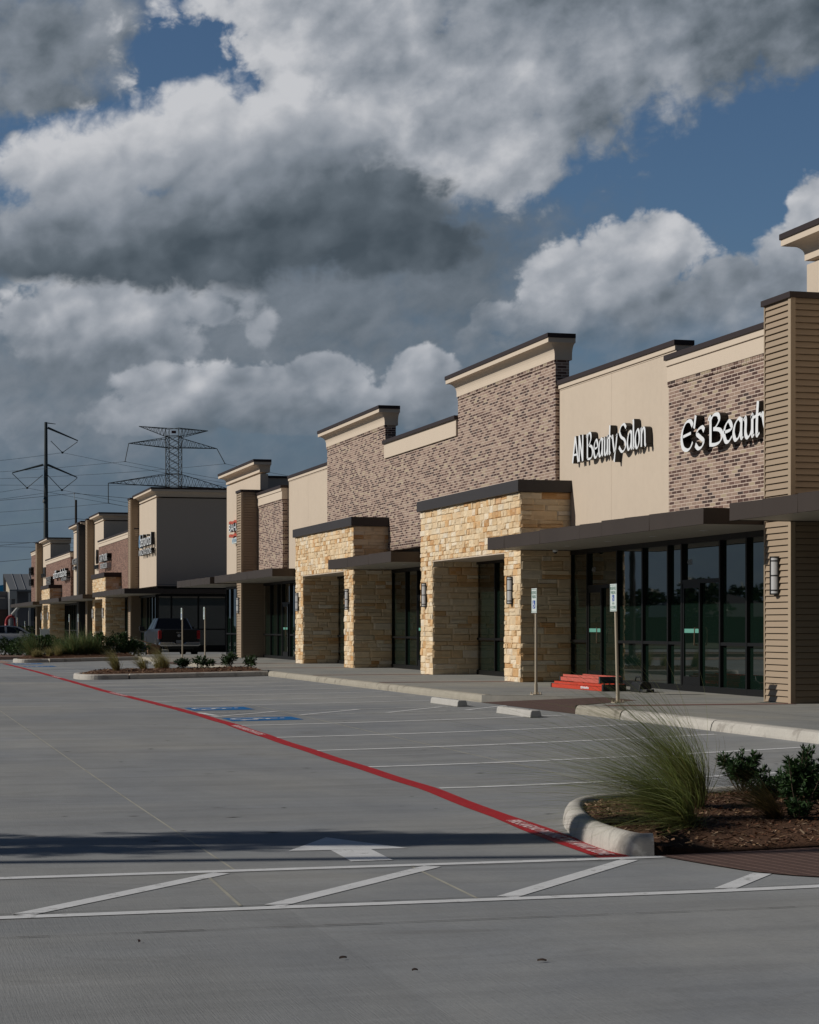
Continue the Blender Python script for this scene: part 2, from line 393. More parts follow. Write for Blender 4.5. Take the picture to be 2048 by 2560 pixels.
def frange(a, b, st):
    n = max(1, int(round((b-a)/st))); return [a+(b-a)*i/n for i in range(n+1)]
us = frange(-70, -5, 6.5)[:-1] + frange(-5, 4.5, .95)[:-1] + frange(4.5, 11.1, .3)
vs_ = frange(-20, 60, 1.0)[:-1] + frange(60, 215, 5)
mb = MB()
for v in vs_:
    for u in us: mb.v.append((u, v, gz(u, v)))
nu = len(us)
for j in range(len(vs_)-1):
    for i in range(nu-1): mb.face((j*nu+i, j*nu+i+1, (j+1)*nu+i+1, (j+1)*nu+i))
lot = tag(mb.build('parking_lot', 'lot', smooth=True), kind='structure')
mb = MB(); mb.poly([(11.1, 90.6, -.002), (60, 90.6, -.002), (60, 108.9, -.002), (11.1, 108.9, -.002)])
tag(mb.build('driveway', 'lot'), kind='structure')
mb = MB(); mb.poly([(-70, 215, -.03), (60, 215, -.03), (60, 330, -.05), (-70, 330, -.05)]); tag(mb.build('road', 'lot'), kind='structure')

def drape(mb, pts, dz=.004, mi=0):
    mb.poly([(u, v, gz(u, v)+dz) for u, v in pts], mi)
def lane(mb, u0, v0, u1, v1, w, dz=.004, step=.3, mi=0):
    """straight painted stripe draped on the lot"""
    d = Vector((u1-u0, v1-v0)); L = d.length; d /= L; n = Vector((-d.y, d.x))*(w/2); k = max(1, int(L/step))
    l = []; r = []
    for i in range(k+1):
        p = Vector((u0, v0))+d*(L*i/k)
        a = p+n; c = p-n
        l.append((a.x, a.y, gz(a.x, a.y)+dz)); r.append((c.x, c.y, gz(c.x, c.y)+dz))
    mb.strip(l, r, mi)
def mark(name, mat, fn, label=None):
    m = MB(); fn(m); o = m.build(name, mat, lot)
    if label: o['label'] = label
    return o

STALLS = [18.88, 21.8, 24.63, 27.4, 30.5, 37.35, 39.6, 42.3, 45.0, 47.7, 50.4, 53.1, 61.6, 64.3, 67.0, 69.7, 72.4]
for v in STALLS: mark('stall_line', 'paint', lambda m: lane(m, 5.42, v, 10.85, v, .125))
for v in (33.15, 34.6, 76.4, 78.0): mark('stall_line', 'paint_thin', lambda m: lane(m, 5.62, v, 10.6, v, .09))
def hatch(m):
    for a in (5.6, 7.1, 8.6, 10.0): lane(m, a, 33.2, a+1.35, 34.58, .10, .0045)
mark('hatch_marking', 'paint', hatch)
# fire lane stripe: gently wandering hand-sprayed line
RL = [(-6, 4.75), (9.5, 4.9), (12.98, 4.97), (15.9, 5.12), (18.9, 5.30), (21.7, 5.34), (24.5, 5.38), (27.5, 5.43), (31, 5.50), (35, 5.50), (40, 5.42), (46, 5.34), (55, 5.40), (66, 5.46), (82, 5.40)]
def red_u(v):
    for (a, ua), (b, ub) in zip(RL, RL[1:]):
        if a <= v <= b:
            t = (v-a)/(b-a); return ua+(ub-ua)*t
    return RL[-1][1]
def redline(m):
    l = []; r = []; v = 13.0
    while v < 81.4:
        w = .088 if v > 16 else .088+.03*smooth(16, 15, v)
        if 27.8 < v < 30.7: w = .1
        c = red_u(v)+.008*sin(v*2.1)
        l.append((c-w, v, gz(c-w, v)+.005)); r.append((c+w, v, gz(c+w, v)+.005)); v += .5
    m.strip(l, r)
mark('fire_lane_line', 'redpaint', redline)
def firetext(va, vb, txt):
    def f(m):
        L = va-vb; n = len(m.v)
        put_text(m, txt, .13, (0, 0, 0), (1, 0, 0), (0, 1, 0), width=L, height=.115, bold=.004)
        for i in range(n, len(m.v)):
            s, t, _ = m.v[i]; v = va-s; c = red_u(v)-.0575+t
            m.v[i] = (c, v, gz(c, v)+.009)
    mark('stencil_lettering', 'redtext', f)
firetext(15.65, 13.12, 'FIRE LANE NO PARKING TOW AWAY ZONE')
firetext(30.5, 28.05, 'FIRE LANE NO PARKING TOW AWAY ZONE')
firetext(45.2, 42.8, 'FIRE LANE NO PARKING TOW AWAY ZONE')
firetext(60.5, 58.1, 'FIRE LANE NO PARKING TOW AWAY ZONE')
# crosswalk
for v in (12.93, 11.19): mark('crosswalk_line', 'paint', lambda m: lane(m, -6, v-.01, 5.62 if v > 12 else 14, v+.01, .115))
def diag(m):
    for a in (-4.2, -2.42, -.72, .84, 2.25, 3.64, 5.02, 6.4): lane(m, a, 11.27, a+1.40*(.99 if a < 5 else .38), 12.84 if a < 5 else 11.87, .125, .0035)
mark('crosswalk_hatching', 'paint', diag)
# straight-ahead arrow
AU, AV = 3.33, 13.95
def arrow(m):
    z = .004
    drape(m, [(2.90, 13.97), (3.76, 13.92), (3.36, 14.80)], z)
    drape(m, [(3.18, 13.24), (3.47, 13.24), (3.49, 13.93), (3.20, 13.94)], z+.0002)
mark('arrow_marking', 'paint', arrow)
# accessible symbols: blue square with a white wheelchair
def access(v0, v1, u0=5.6, u1=6.75):
    m = MB(); drape(m, [(u0, v0), (u0, v1), ((u0+u1)/2, v1), ((u0+u1)/2, v0)], .004); drape(m, [((u0+u1)/2, v0), ((u0+u1)/2, v1), (u1, v1), (u1, v0)], .004)
    sq = m.build('accessible_square', 'bluepaint', lot)
    m = MB(); cu = (u0+u1)/2; cv = (v0+v1)/2; s = (u1-u0)/1.15
    def P(x, y): return (u0+y*s, cv+(.5-x)*.85*(v1-v0))
    def seg(a, b, w):
        d = Vector((b[0]-a[0], b[1]-a[1])); d.normalize(); n = Vector((-d.y, d.x))*w/2
        drape(m, [P(a[0]+n.x, a[1]+n.y), P(b[0]+n.x, b[1]+n.y), P(b[0]-n.x, b[1]-n.y), P(a[0]-n.x, a[1]-n.y)], .0075+.0003*rnd.random())
    for i in range(18):
        a0 = radians(110+i*14.5); a1 = radians(110+(i+1)*14.5)
        seg((.42+.26*cos(a0), .36+.26*sin(a0)), (.42+.26*cos(a1), .36+.26*sin(a1)), .075)
    seg((.42, .95), (.42, .88), .12); seg((.42, .84), (.44, .46), .09); seg((.44, .46), (.68, .46), .08); seg((.68, .46), (.78, .2), .08); seg((.78, .2), (.9, .24), .07); seg((.43, .66), (.64, .66), .07)
    m.build('wheelchair_symbol', 'paint', sq)
access(31.75, 32.75, 5.68, 6.84); access(35.5, 36.65, 5.66, 6.76); access(74.0, 75.6, 5.7, 6.8); access(79.2, 80.9, 5.68, 6.8)
mark('stall_line', 'paint', lambda m: lane(m, 5.74, 33.6, 5.62, 34.75, .12))
# joints
mark('sealed_joint', 'seal', lambda m: [lane(m, 2.34, 13.0, 2.36, 60, .015, .0015, 1.0), lane(m, 2.07, 11.3, 2.12, 12.84, .02, .003), lane(m, 3.46, 11.27, 3.5, 12.85, .02, .0031), lane(m, 7.05, 16.8, 7.05, 53.6, .022, .0015, 1.0), lane(m, 7.0, 60, 7.05, 79, .03, .0015, 1.0)])
def cracks(m):
    r2 = random.Random(3)
    for vv, ua, ub, w in ((10.44, -5, 13, .009), (11.285, -5, 13, .010), (12.84, -5, 5.3, .007), (58.2, -14, 5.1, .05), (40.2, -14, 4.9, .022)):
        u = ua; v = vv
        while u < ub:
            nv = vv+r2.uniform(-.006, .006)-.006*(u-3); ww = w*r2.uniform(.35, 1.5)
            drape(m, [(u, v-ww/2), (u+.16, nv-ww/2), (u+.16, nv+ww/2), (u, v+ww/2)], .0062); u += .16; v = nv
    for _ in range(150):                       # drips, scuffs, tyre rubs and specks
        u = r2.uniform(-3, 10.5); v = r2.uniform(13.5, 45); l = r2.uniform(.04, .16); w = r2.uniform(.006, .022)
        drape(m, [(u, v), (u+l*.5, v-w), (u+l, v), (u+l*.5, v+w)], .0034)
mark('pavement_crack', 'crack', cracks)

# fallen leaves and grit on the near concrete
r4 = random.Random(12)
def bits(lst, name, label, cat, colr):
    for (u, v, l, a) in lst:
        m = MB(); z = gz(u, v)+.004
        c, s_ = cos(a), sin(a)
        def Q(x, y, h): return (u+c*x-s_*y, v+s_*x+c*y, z+h)
        n = 6; L = []; R = []
        for i in range(n+1):
            t = i/n; w = l*.22*sin(pi*min(.98, max(.03, t))); h = .004*sin(pi*t)+.002
            L.append(Q(l*(t-.5), w, h+.008)); R.append(Q(l*(t-.5), -w, h))
        m.strip(L, R); m.build('leaf_blade', colr)
        o = bpy.data.objects[-1] if False else COL.objects[-1]
        o.name = name; tag(o, label, cat, 'fallen leaves on the concrete')
for k, (p, lb) in enumerate((((2.21, 9.37, .042, .3), 'dry dark fallen leaf on the bare concrete, largest of the scattered leaves'),
                             ((1.34, 10.13, .04, 1.2), 'small reddish fallen leaf just in front of the dark pavement crack'),
                             ((2.45, 8.95, .03, .1), 'tiny dark leaf scrap near the bottom edge of the concrete'),
                             ((3.1, 9.05, .045, -.3), 'thin curled dark twig-like leaf low on the concrete'))):
    bits([p], 'fallen_leaf', lb, 'leaf', M('leaf_brown%d' % k, (.05, .03, .02) if k != 1 else (.15, .06, .035), .8))

# ------------------------------------------------------------------ raised walks with ramps
def walk(name, v0, v1, ramps, uback=16.0):
    mb = MB(); z = .14; u0, um = 11.27, 12.86; v = v0
    for (ra, rb) in ramps:
        c0, c1 = ra+1.75, rb-1.75
        mb.poly([(u0, v, z), (um, v, z), (um, ra, z), (u0, ra, z)]); mb.poly([(u0, ra, z), (um, ra, z), (um, c0, z)]); mb.poly([(u0, rb, z), (um, c1, z), (um, rb, z)])
        for a, b in (((u0-.17, ra), (um, c0)), ((um, c1), (u0-.17, rb))):
            mb.poly([(a[0], a[1], -.05), (b[0], b[1], -.05), (b[0], b[1], z), (a[0], a[1], z)])
        v = rb
    mb.poly([(u0, v, z), (um, v, z), (um, v1, z), (u0, v1, z)])
    mb.poly([(um, v0, z), (uback, v0, z), (uback, v1, z), (um, v1, z)])
    for e in (v0, v1): mb.poly([(u0-.17, e, -.1), (uback, e, -.1), (uback, e, z), (u0-.17, e, z)])
    w = tag(mb.build(name, 'walk'), kind='structure')
    for (ra, rb) in ramps:
        m = MB(); m.poly([(11.08, ra, .004), (um, ra+1.75, .142), (um, rb-1.75, .142), (11.08, rb, .004)]); m.build('kerb_ramp', 'ramp', w)
    return w
w1 = walk('pavement', 4, 90.6, [(30.75, 35.85), (72.9, 77.9)])
w2 = walk('pavement', 108.9, 198, [(118, 123)])
def bands(w, vv, u0=11.3, u1=14.7):
    for v in vv:
        m = MB(); m.poly([(u0, v-.2, .1445), (u1, v-.2, .1445), (u1, v+.2, .1445), (u0, v+.2, .1445)]); m.build('paver_band', 'brickband', w)
bands(w1, (51.3, 60.4, 67.8)); bands(w1, (44.3,)); bands(w1, (30.4,), 11.5, 14.75); bands(w1, (81, 38.6+60))
def joints(w, vv):
    m = MB()
    for v in vv: m.poly([(11.3, v-.006, .1435), (15.7, v-.006, .1435), (15.7, v+.006, .1435), (11.3, v+.006, .1435)])
    m.poly([(12.88, 5, .1437), (12.888, 5, .1437), (12.888, 30, .1437), (12.88, 30, .1437)])
    m.build('expansion_joint', 'crack', w)
joints(w1, (26.0, 28.2, 37.4, 40.9, 47.6, 54.5, 57.6, 63.8, 71.2))

KPROF = [(0, -.06), (.0, .045), (.012, .10), (.035, .128), (.07, .143), (.17, .144), (.17, -.06)]
def kerb_path(pts, prof, zf):
    """sweep a kerb profile along plan points; offset is to the left of travel"""
    n = len(pts); rows = []
    for i in range(n):
        a = Vector(pts[max(0, i-1)]); c = Vector(pts[min(n-1, i+1)]); d = (c-a).normalized(); nr = Vector((d.y, -d.x))
        p = Vector(pts[i]); z = zf(*pts[i])
        rows.append([(p.x+nr.x*o, p.y+nr.y*o, z+h) for o, h in prof])
    return rows
def add_rows(mb, rows, caps=True):
    b = len(mb.v); k = len(rows[0])
    for r in rows: mb.v += r
    for i in range(len(rows)-1):
        for j in range(k-1): mb.face((b+i*k+j, b+i*k+j+1, b+(i+1)*k+j+1, b+(i+1)*k+j))
    if caps:
        mb.poly(rows[0]); mb.poly(rows[-1][::-1])
def straight(v0, v1, st=.5): return [(11.1, v) for v in frange(v0, v1, st)]
# near stretch was recast: paler, rounder, cut by two joints
KN = [(0, -.06), (.004, .03), (.02, .09), (.05, .13), (.095, .146), (.17, .148), (.17, -.06)]
mb = MB()
for a, b in ((4, 25.35), (25.38, 28.75)): add_rows(mb, kerb_path(straight(a, b), KN, lambda u, v: 0))
tag(mb.build('kerb_edge', 'kerb', smooth=False), kind='structure')
mb = MB()
for a, b in ((28.77, 30.75), (35.85, 42), (42.02, 50), (50.02, 56.35), (58.9, 66), (66.02, 72.9), (77.9, 84), (84.02, 90.6), (108.9, 118), (123, 198)):
    add_rows(mb, kerb_path(straight(a, b, .5), KPROF, lambda u, v: 0))
tag(mb.build('kerb_edge', 'kerb_old'), kind='structure')

# planted islands ---------------------------------------------------
KI = [(0, -.06), (.002, .03), (.015, .085), (.04, .125), (.08, .148), (.12, .150), (.155, .138), (.17, .10), (.17, -.06)]
KJ = [(0, -.06), (.004, .05), (.010, .118), (.028, .140), (.06, .150), (.155, .150), (.17, .138), (.17, -.06)]
def densify(pts, st=.12):
    out = []
    for (a, b), (c, d) in zip(pts, pts[1:]):
        k = max(1, int(math.hypot(c-a, d-b)/st))
        out += [(a+(c-a)*i/k, b+(d-b)*i/k) for i in range(k)]
    return out+[pts[-1]]
def chaikin(pts, n=2):
    for _ in range(n):
        o = [pts[0]]
        for (a, b), (c, d) in zip(pts, pts[1:]): o += [(a*.75+c*.25, b*.75+d*.25), (a*.25+c*.75, b*.25+d*.75)]
        pts = o+[pts[-1]]
    return pts
def mound(mb, poly, cl, edge, top, rings=9, seed=0, edgez=None):
    """mounded bed: rings shrink from the outline onto a centre line cl=(u0,u1,v)"""
    n = len(poly); b = len(mb.v)
    for u, v in poly: mb.v.append((u, v, gz(u, v)-.04))
    for r in range(rings+1):
        t = r/rings
        for i, (u, v) in enumerate(poly):
            cu = min(cl[1], max(cl[0], u)); uu = u+(cu-u)*t; vv = v+(cl[2]-v)*t
            e = edge if edgez is None else edgez(u, v)
            h = gz(u, v)*(1-t)+gz(cu, cl[2])*t + e+(top-e)*(1-(1-t)**2.2)
            h += .018*mnoise.noise((uu*3.1+seed, vv*3.1, 0))*min(1, t*4) + .012*mnoise.noise((uu*11, vv*11, seed))*min(1, t*4)
            mb.v.append((uu, vv, h))
    rings += 1
    for r in range(rings):
        for i in range(n-1): mb.face((b+r*n+i, b+r*n+i+1, b+(r+1)*n+i+1, b+(r+1)*n+i))
        mb.face((b+r*n+n-1, b+r*n, b+(r+1)*n, b+(r+1)*n+n-1))
def chips(name, area, zf, n, seed, lmin=.02, lmax=.06):
    r = random.Random(seed); mb = MB(); k = 0; t = 0
    pal = [(.20, .11, .06), (.13, .065, .035), (.30, .19, .11), (.09, .045, .03), (.24, .14, .09), (.38, .27, .18), (.16, .07, .04)]
    while k < n and t < n*6:
        t += 1
        q = area(r)
        if q is None: continue
        u, v = q; z = zf(u, v)+r.uniform(.0, .014)
        a = r.uniform(0, pi); tl = r.uniform(-.5, .5); l = r.uniform(lmin, lmax)*.5; w = r.uniform(.004, .010)*(1 if lmax < .08 else 1.8)
        dx = Vector((cos(a)*cos(tl), sin(a)*cos(tl), sin(tl)))*l; dy = Vector((-sin(a), cos(a), r.uniform(-.4, .4)))*w; c = Vector((u, v, z)); c2 = pal[r.randrange(7)]
        g = r.uniform(.7, 1.25); c2 = (c2[0]*g, c2[1]*g, c2[2]*g)
        up = Vector((0, 0, .004))
        p = [c-dx-dy, c+dx-dy*.6, c+dx+dy*.6, c-dx+dy]
        mb.poly([x+up for x in p], 0, c2)
        mb.poly([p[0], p[1], p[1]+up, p[0]+up], 0, c2); k += 1
    return tag(mb.build(name, 'chip', fix=False), kind='stuff')
from mathutils.bvhtree import BVHTree
def surf(o):
    me = o.data; bv = BVHTree.FromPolygons([v.co+o.location for v in me.vertices], [tuple(p.vertices) for p in me.polygons])
    def z(u, v):
        h = bv.ray_cast(Vector((u, v, 5)), Vector((0, 0, -1)))
        return h[0].z if h[0] is not None else None
    return z

# near island, mostly out of frame to the right
nose = [(5.27, 12.97), (5.10, 13.02), (5.06, 13.4), (5.12, 14.2), (5.32, 15.0), (5.5, 15.55), (5.68, 15.95), (5.95, 16.22), (6.35, 16.34), (7.2, 16.4), (9, 16.42), (11.1, 16.44)]
nose = chaikin(nose, 2)
mb = MB(); add_rows(mb, kerb_path(densify(nose[1:], .15), [(o*1.0, h) for o, h in KI], gz))
tag(mb.build('island_kerb', 'kerb', smooth=True), kind='structure')
inner = [(5.24, 13.0)] + [(u+.12 if v < 15.3 else u+.10, v-.0 if v < 15.3 else v-.1) for u, v in densify(nose[1:], .3)] + [(11.0, 13.2), (9, 13.06), (7.6, 13.02), (6.5, 13.0), (5.8, 12.99)]
mb = MB(); mound(mb, inner, (5.9, 10.6, 14.7), .05, .125, rings=14, seed=3, edgez=lambda u, v: (.02 if u > 5.6 else .07) if v < 13.3 else .10)
bed1 = tag(mb.build('planting_bed', 'mulch', smooth=True), kind='structure')
z1 = surf(bed1)
def area1(r):
    u = r.uniform(5.2, 9.6) if r.random() < .9 else r.uniform(5.2, 11); v = r.uniform(13.0, 16.3); h = z1(u, v)
    return (u, v) if h is not None and (u > 5.3 or v < 14.2) else None
chips('mulch_chips', area1, z1, 5200, 5)
mb = MB()
bot = chaikin([(5.29, 13.03), (5.33, 12.75), (5.42, 12.35), (5.54, 11.90), (5.78, 11.55), (6.2, 11.33), (7.2, 11.22), (9, 11.2), (12, 11.2)], 2)
L = [(u, v, gz(u, v)+.008) for u, v in bot]; R = [(u, 13.10, gz(u, 13.1)+.008) for u, v in bot]
mb.strip(L, R); tag(mb.build('stamped_crossing', 'stamped'), kind='structure')

# middle island
def island(pts, cl, top, seed, nchip, kmat='kerb'):
    out = chaikin(pts, 2)
    m = MB(); dd = densify(out, .3); k_ = next(i for i, q in enumerate(dd) if q[0] < 7.0)
    for part in (dd[:k_], [(dd[k_][0]+.25, dd[k_][1]+.02)]+dd[k_:]): add_rows(m, kerb_path(part, KJ, lambda u, v: gz(u, v)), True)
    tag(m.build('island_kerb', kmat, smooth=False), kind='structure')
    n = len(out); dn = densify(out, .4); inn = []
    for i, (u, v) in enumerate(dn):
        a = Vector(dn[max(0, i-1)]); c = Vector(dn[min(len(dn)-1, i+1)]); d = (c-a).normalized(); inn.append((u+d.y*.13, v-d.x*.13))
    m = MB(); mound(m, inn, cl, .10, top, rings=8, seed=seed); bed = tag(m.build('planting_bed', 'mulch', smooth=True), kind='structure')
    z = surf(bed); us_ = [p[0] for p in inn]; vv = [p[1] for p in inn]
    def ar(r):
        u = r.uniform(min(us_), max(us_)); v = r.uniform(min(vv), max(vv)); return (u, v) if z(u, v) is not None else None
    chips('mulch_chips', ar, z, nchip, seed+9, .05, .13)
    return z
z2 = island([(11.1, 56.3), (9.5, 56.2), (7.6, 56.0), (6.4, 55.85), (6.0, 55.95), (5.75, 56.5), (5.75, 57.9), (5.95, 58.6), (6.5, 58.9), (8.5, 59.0), (11.1, 59.0)], (6.8, 10.7, 57.5), .24, 2, 1500)
z3 = island([(11.1, 84.2), (9.0, 83.5), (7.0, 82.6), (6.3, 82.4), (6.0, 82.8), (5.9, 83.5), (6.0, 84.8), (6.4, 85.8), (7.2, 86.3), (11.1, 86.8)], (6.9, 10.6, 84.9), .28, 6, 900)
# stamped crossing and far verge at the left
mb = MB(); mb.poly([(-20, 82.2, -.058), (5.75, 82.2, -.056), (5.75, 88, -.056), (-20, 88, -.058)]); tag(mb.build('stamped_crossing', 'pinkpave'), kind='structure')
mb = MB(); add_rows(mb, kerb_path([(u, 90.2) for u in frange(-24, 7.8, 1.5)][::-1], KPROF, lambda u, v: -.03)); tag(mb.build('kerb_edge', 'pinkpave'), kind='structure')
mb = MB(); mb.box(-24, 8.8, 90.3, 95.5, -.1, .10); tag(mb.build('verge', 'mulch'), kind='structure')

# wheel stops
def wheel_stop(u, v, label):
    t = thing('wheel_stop', label, 'wheel stop', (u, v, gz(u, v)), 'concrete wheel stops in front of the ramps')
    m = MB(); z = gz(u, v); r = .013
    prof = [(-.10, 0), (-.088, .09), (-.07, .115), (.06, .115), (.08, .09), (.10, 0)]
    m.prism([(u+a, z+h) for a, h in prof], v-.88, v+.88)
    m.build('block', 'stop', t, bevel=.012)
    for q in (-.55, .55):
        m = MB(); m.lathe((u, v+q, z+.113), (0, 0, 1), [(.012, 0), (.012, .006), (0, .006)], 8); m.build('anchor_pin', 'steel', t)
    return t
wheel_stop(10.22, 31.0, 'concrete wheel stop in front of the van accessible sign, nearest of the four')
wheel_stop(10.30, 35.3, 'concrete wheel stop in front of the shorter accessible sign, second along the kerb ramp')
wheel_stop(10.45, 74.0, 'small bright wheel stop beside the far kerb ramp beyond the dark shrub')
wheel_stop(10.45, 77.9, 'farthest wheel stop, half behind the wispy grass of the middle bed')
# ------------------------------------------------------------------ building pieces
def cornice(root, uf, v0, v1, ztop, ub, over=.30, drop=.57, wrap_near=True, wrap_far=True, mat='stucco_trim', capmat='bronze'):
    """coved cornice with metal cap, returning round both ends. uf = wall face, ub = back"""
    zc = ztop-.10
    prof = [(0, ztop-drop-.10), (.03, ztop-drop-.10), (.03, ztop-drop)]
    cz0, cz1 = ztop-drop, zc-.11
    for i in range(1, 9):
        t = i/8*pi/2; prof.append((.03+(over-.06)*(1-cos(t)), cz0+(cz1-cz0)*sin(t)))
    prof += [(over, cz1), (over, zc), (0, zc)]
    def ring(o):
        return [(ub, v0-o), (uf-o, v0-o), (uf-o, v1+o), (ub, v1+o)]
    m = MB(); b = 0
    for o, z in prof: m.v += [(x, y, z) for x, y in ring(o)]
    for j in range(len(prof)-1):
        for i in range(3): m.face((j*4+i, j*4+i+1, (j+1)*4+i+1, (j+1)*4+i))
    m.poly([(ub-.002, v0-over, cz1), (ub-.002, v0-over, zc), (ub-.002, v1+over, zc), (ub-.002, v1+over, cz1)]); m.box(uf+.01, ub-.004, v0+.004, v1-.004, ztop-drop-.1, zc)
    c = m.build('cornice', mat, root)
    m = MB(); o = over+.025; m.box(uf-o, ub, v0-o, v1+o, zc-.004, ztop)
    m.build('parapet_cap', capmat, c, bevel=.008)
    return c

def rowlock(root, uf, v0, v1, z, pitch=.0762, h=.095, proud=.02, mat='brick'):
    m = MB(); v = v0; r = random.Random(int(v0*10))
    while v < v1-.05:
        m.box(uf-proud-r.uniform(0, .006), uf+.02, v+.006, v+pitch-.006, z, z+h); v += pitch
    return m.build('rowlock_course', mat, root)

def parapet(root, uf, v0, v1, z0, ztop, thick=.35, trim=.14, capmat='bronze', mat='stucco_trim', cap_h=.10):
    """plain stucco band with a shadow-line trim and a metal coping"""
    m = MB(); m.box(uf, uf+thick, v0, v1, z0, ztop-cap_h-trim+.0); m.box(uf-.03, uf+thick, v0-.0, v1+.0, ztop-cap_h-trim, ztop-cap_h)
    b = m.build('parapet_band', mat, root, bevel=.006)
    m = MB(); m.box(uf-.06, uf+thick+.03, v0-.03, v1+.03, ztop-cap_h-.003, ztop); m.build('parapet_cap', capmat, b, bevel=.006)
    return b

def stucco_panel(root, uf, v0, v1, z0, z1, joint=None, thick=.3, mat='stucco'):
    m = MB()
    if joint:
        m.box(uf, uf+thick-.02, v0, joint-.003, z0, z1); m.box(uf, uf+thick-.02, joint+.003, v1, z0, z1); m.box(uf+.005, uf+thick, v0+.004, v1-.004, z0+.002, z1-.002)
    else: m.box(uf, uf+thick, v0, v1, z0, z1)
    return m.build('stucco_wall', mat, root)

def siding_column(root, v0, v1, uf, ub, ztop, z0=.14, lap=.105, mats=('siding', 'siding_trim'), capmat='bronze', far=False):
    d = .028; tr = .11
    m = MB(); n = int(round((ztop-z0)/lap)); lp = (ztop-z0)/n
    m.box(uf+.03, ub, v0+.03, v1-.03, z0, ztop)
    for i in range(n):
        a, b = z0+i*lp, z0+(i+1)*lp
        g = a+.012                                   # open shadow gap under each board
        m.poly([(uf-d, v0+.06, g), (uf-d, v1-.05, g), (uf+.004, v1-.03, b), (uf+.004, v0+.06, b)])
        m.poly([(uf-d, v0+.06, g), (uf-d, v1-.05, g), (uf+.026, v1-.03, g), (uf+.026, v0+.06, g)])
        m.poly([(uf+.05, v0-d, g), (ub, v0-d, g), (ub, v0+.004, b), (uf+.05, v0+.004, b)])
        m.poly([(uf+.05, v0-d, g), (ub, v0-d, g), (ub, v0+.026, g), (uf+.05, v0+.026, g)])
    c = m.build('siding_column', mats[0], root)
    m = MB(); e = .02
    m.box(uf-e-.008, uf+.06, v0-e-.008, v0+.075, z0, ztop); m.box(uf-e-.006, uf+.03, v1-.03, v1+.005, z0, ztop); m.box(ub-.04, ub+.0, v0-e, v0+.0, z0, ztop)
    m.build('corner_trim', mats[1], c, bevel=.004)
    m = MB(); m.box(uf-.06, ub+.05, v0-.06, v1+.06, ztop-.01, ztop+.09); m.build('parapet_cap', capmat, c, bevel=.006)
    m = MB(); m.box(uf-.01, ub, v0-.01, v1+.01, z0-.02, z0+.03); m.build('base_trim', mats[1], c)
    return c

def canopy(root, v0, v1, uf=13.64, ub=15.75, z0=3.135, z1=3.415, seed=0, mat='fascia', wrap=None):
    r = random.Random(seed+int(v0)); m = MB()
    L = v1-v0; n = max(1, int(round(L/1.22))); w = L/n
    for i in range(n):                                   # fascia panels, each a touch out of line
        a, b = v0+i*w, v0+(i+1)*w; t = r.uniform(-.004, .004); za = r.uniform(-.010, .004); zb = za+r.uniform(.004, .014)
        p = [(uf+t, a+.0008, z0), (uf+t, b-.0008, z0), (uf+t*.2, b-.0008, z1+zb-.0), (uf+t*.2, a+.0008, z1+za)]
        q = [(x+.05, y, z) for x, y, z in p]; k = len(m.v); m.v += p+q
        for f in ((0, 1, 2, 3), (4, 5, 6, 7), (0, 1, 5, 4), (1, 2, 6, 5), (2, 3, 7, 6), (3, 0, 4, 7)): m.face([k+x for x in f])
        m.box(uf+.012, uf+.06, b-.02, b+.02, z0+.01, z1-.03)
    m.box(uf+.05, ub, v0, v0+.04, z0, z1-.005); m.box(uf+.05, ub, v1-.04, v1, z0, z1-.005)
    m.box(uf+.05, ub, v0+.04, v1-.04, z1-.06, z1-.03)
    c = m.build('canopy', mat, root)
    m = MB(); k = int(L/.305)+1
    for i in range(k):
        a = v0+.04+(L-.08)*i/k; b = v0+.04+(L-.08)*(i+1)/k
        m.box(uf+.06, ub, a+.002, b-.002, z0+.012, z0+.03)
    m.build('soffit', 'soffit', c)
    for i in range(1, max(2, int(L/2.4))):
        m = MB(); y = v0+L*i/max(2, int(L/2.4)); m.lathe(((uf+ub)/2, y, z0+.012), (0, 0, -1), [(.075, 0), (.07, .006), (.0, .004)], 16); m.build('downlight', 'lampglass', c)
    return c

def storefront(root, v0, v1, bars, doors, u=15.75, z0=.14, z1=3.14, rail=1.08, glass='glass'):
    """bars: mullion centres; doors: list of (va, vb, hinge_side_near)"""
    m = MB(); w = .032; D = .11
    m.box(u-D, u+.02, v0, v1, z1-.10, z1+.10); m.box(u-D, u+.02, v0, v1, z0, z0+.12)
    bb = sorted(set([v0+w]+list(bars)+[v1-w]))
    for b in bb: m.box(u-D-.002, u+.02, b-w, b+w, z0+.001, z1)
    for a, b in zip(bb, bb[1:]):
        if any(da-.05 < (a+b)/2 < db+.05 for da, db, _ in doors): m.box(u-D+.004, u+.02, a+w, b-w, 2.25, 2.33)
        else: m.box(u-D+.004, u+.02, a+w, b-w, rail-.03, rail+.03)
    f = m.build('storefront', 'frame', root)
    m = MB()
    for a, b in zip(bb, bb[1:]): m.poly([(u-.045, a, z0+.1), (u-.045, b, z0+.1), (u-.045, b, z1-.05), (u-.045, a, z1-.05)])
    m.build('glass_pane', glass, f, fix=False)
    return f
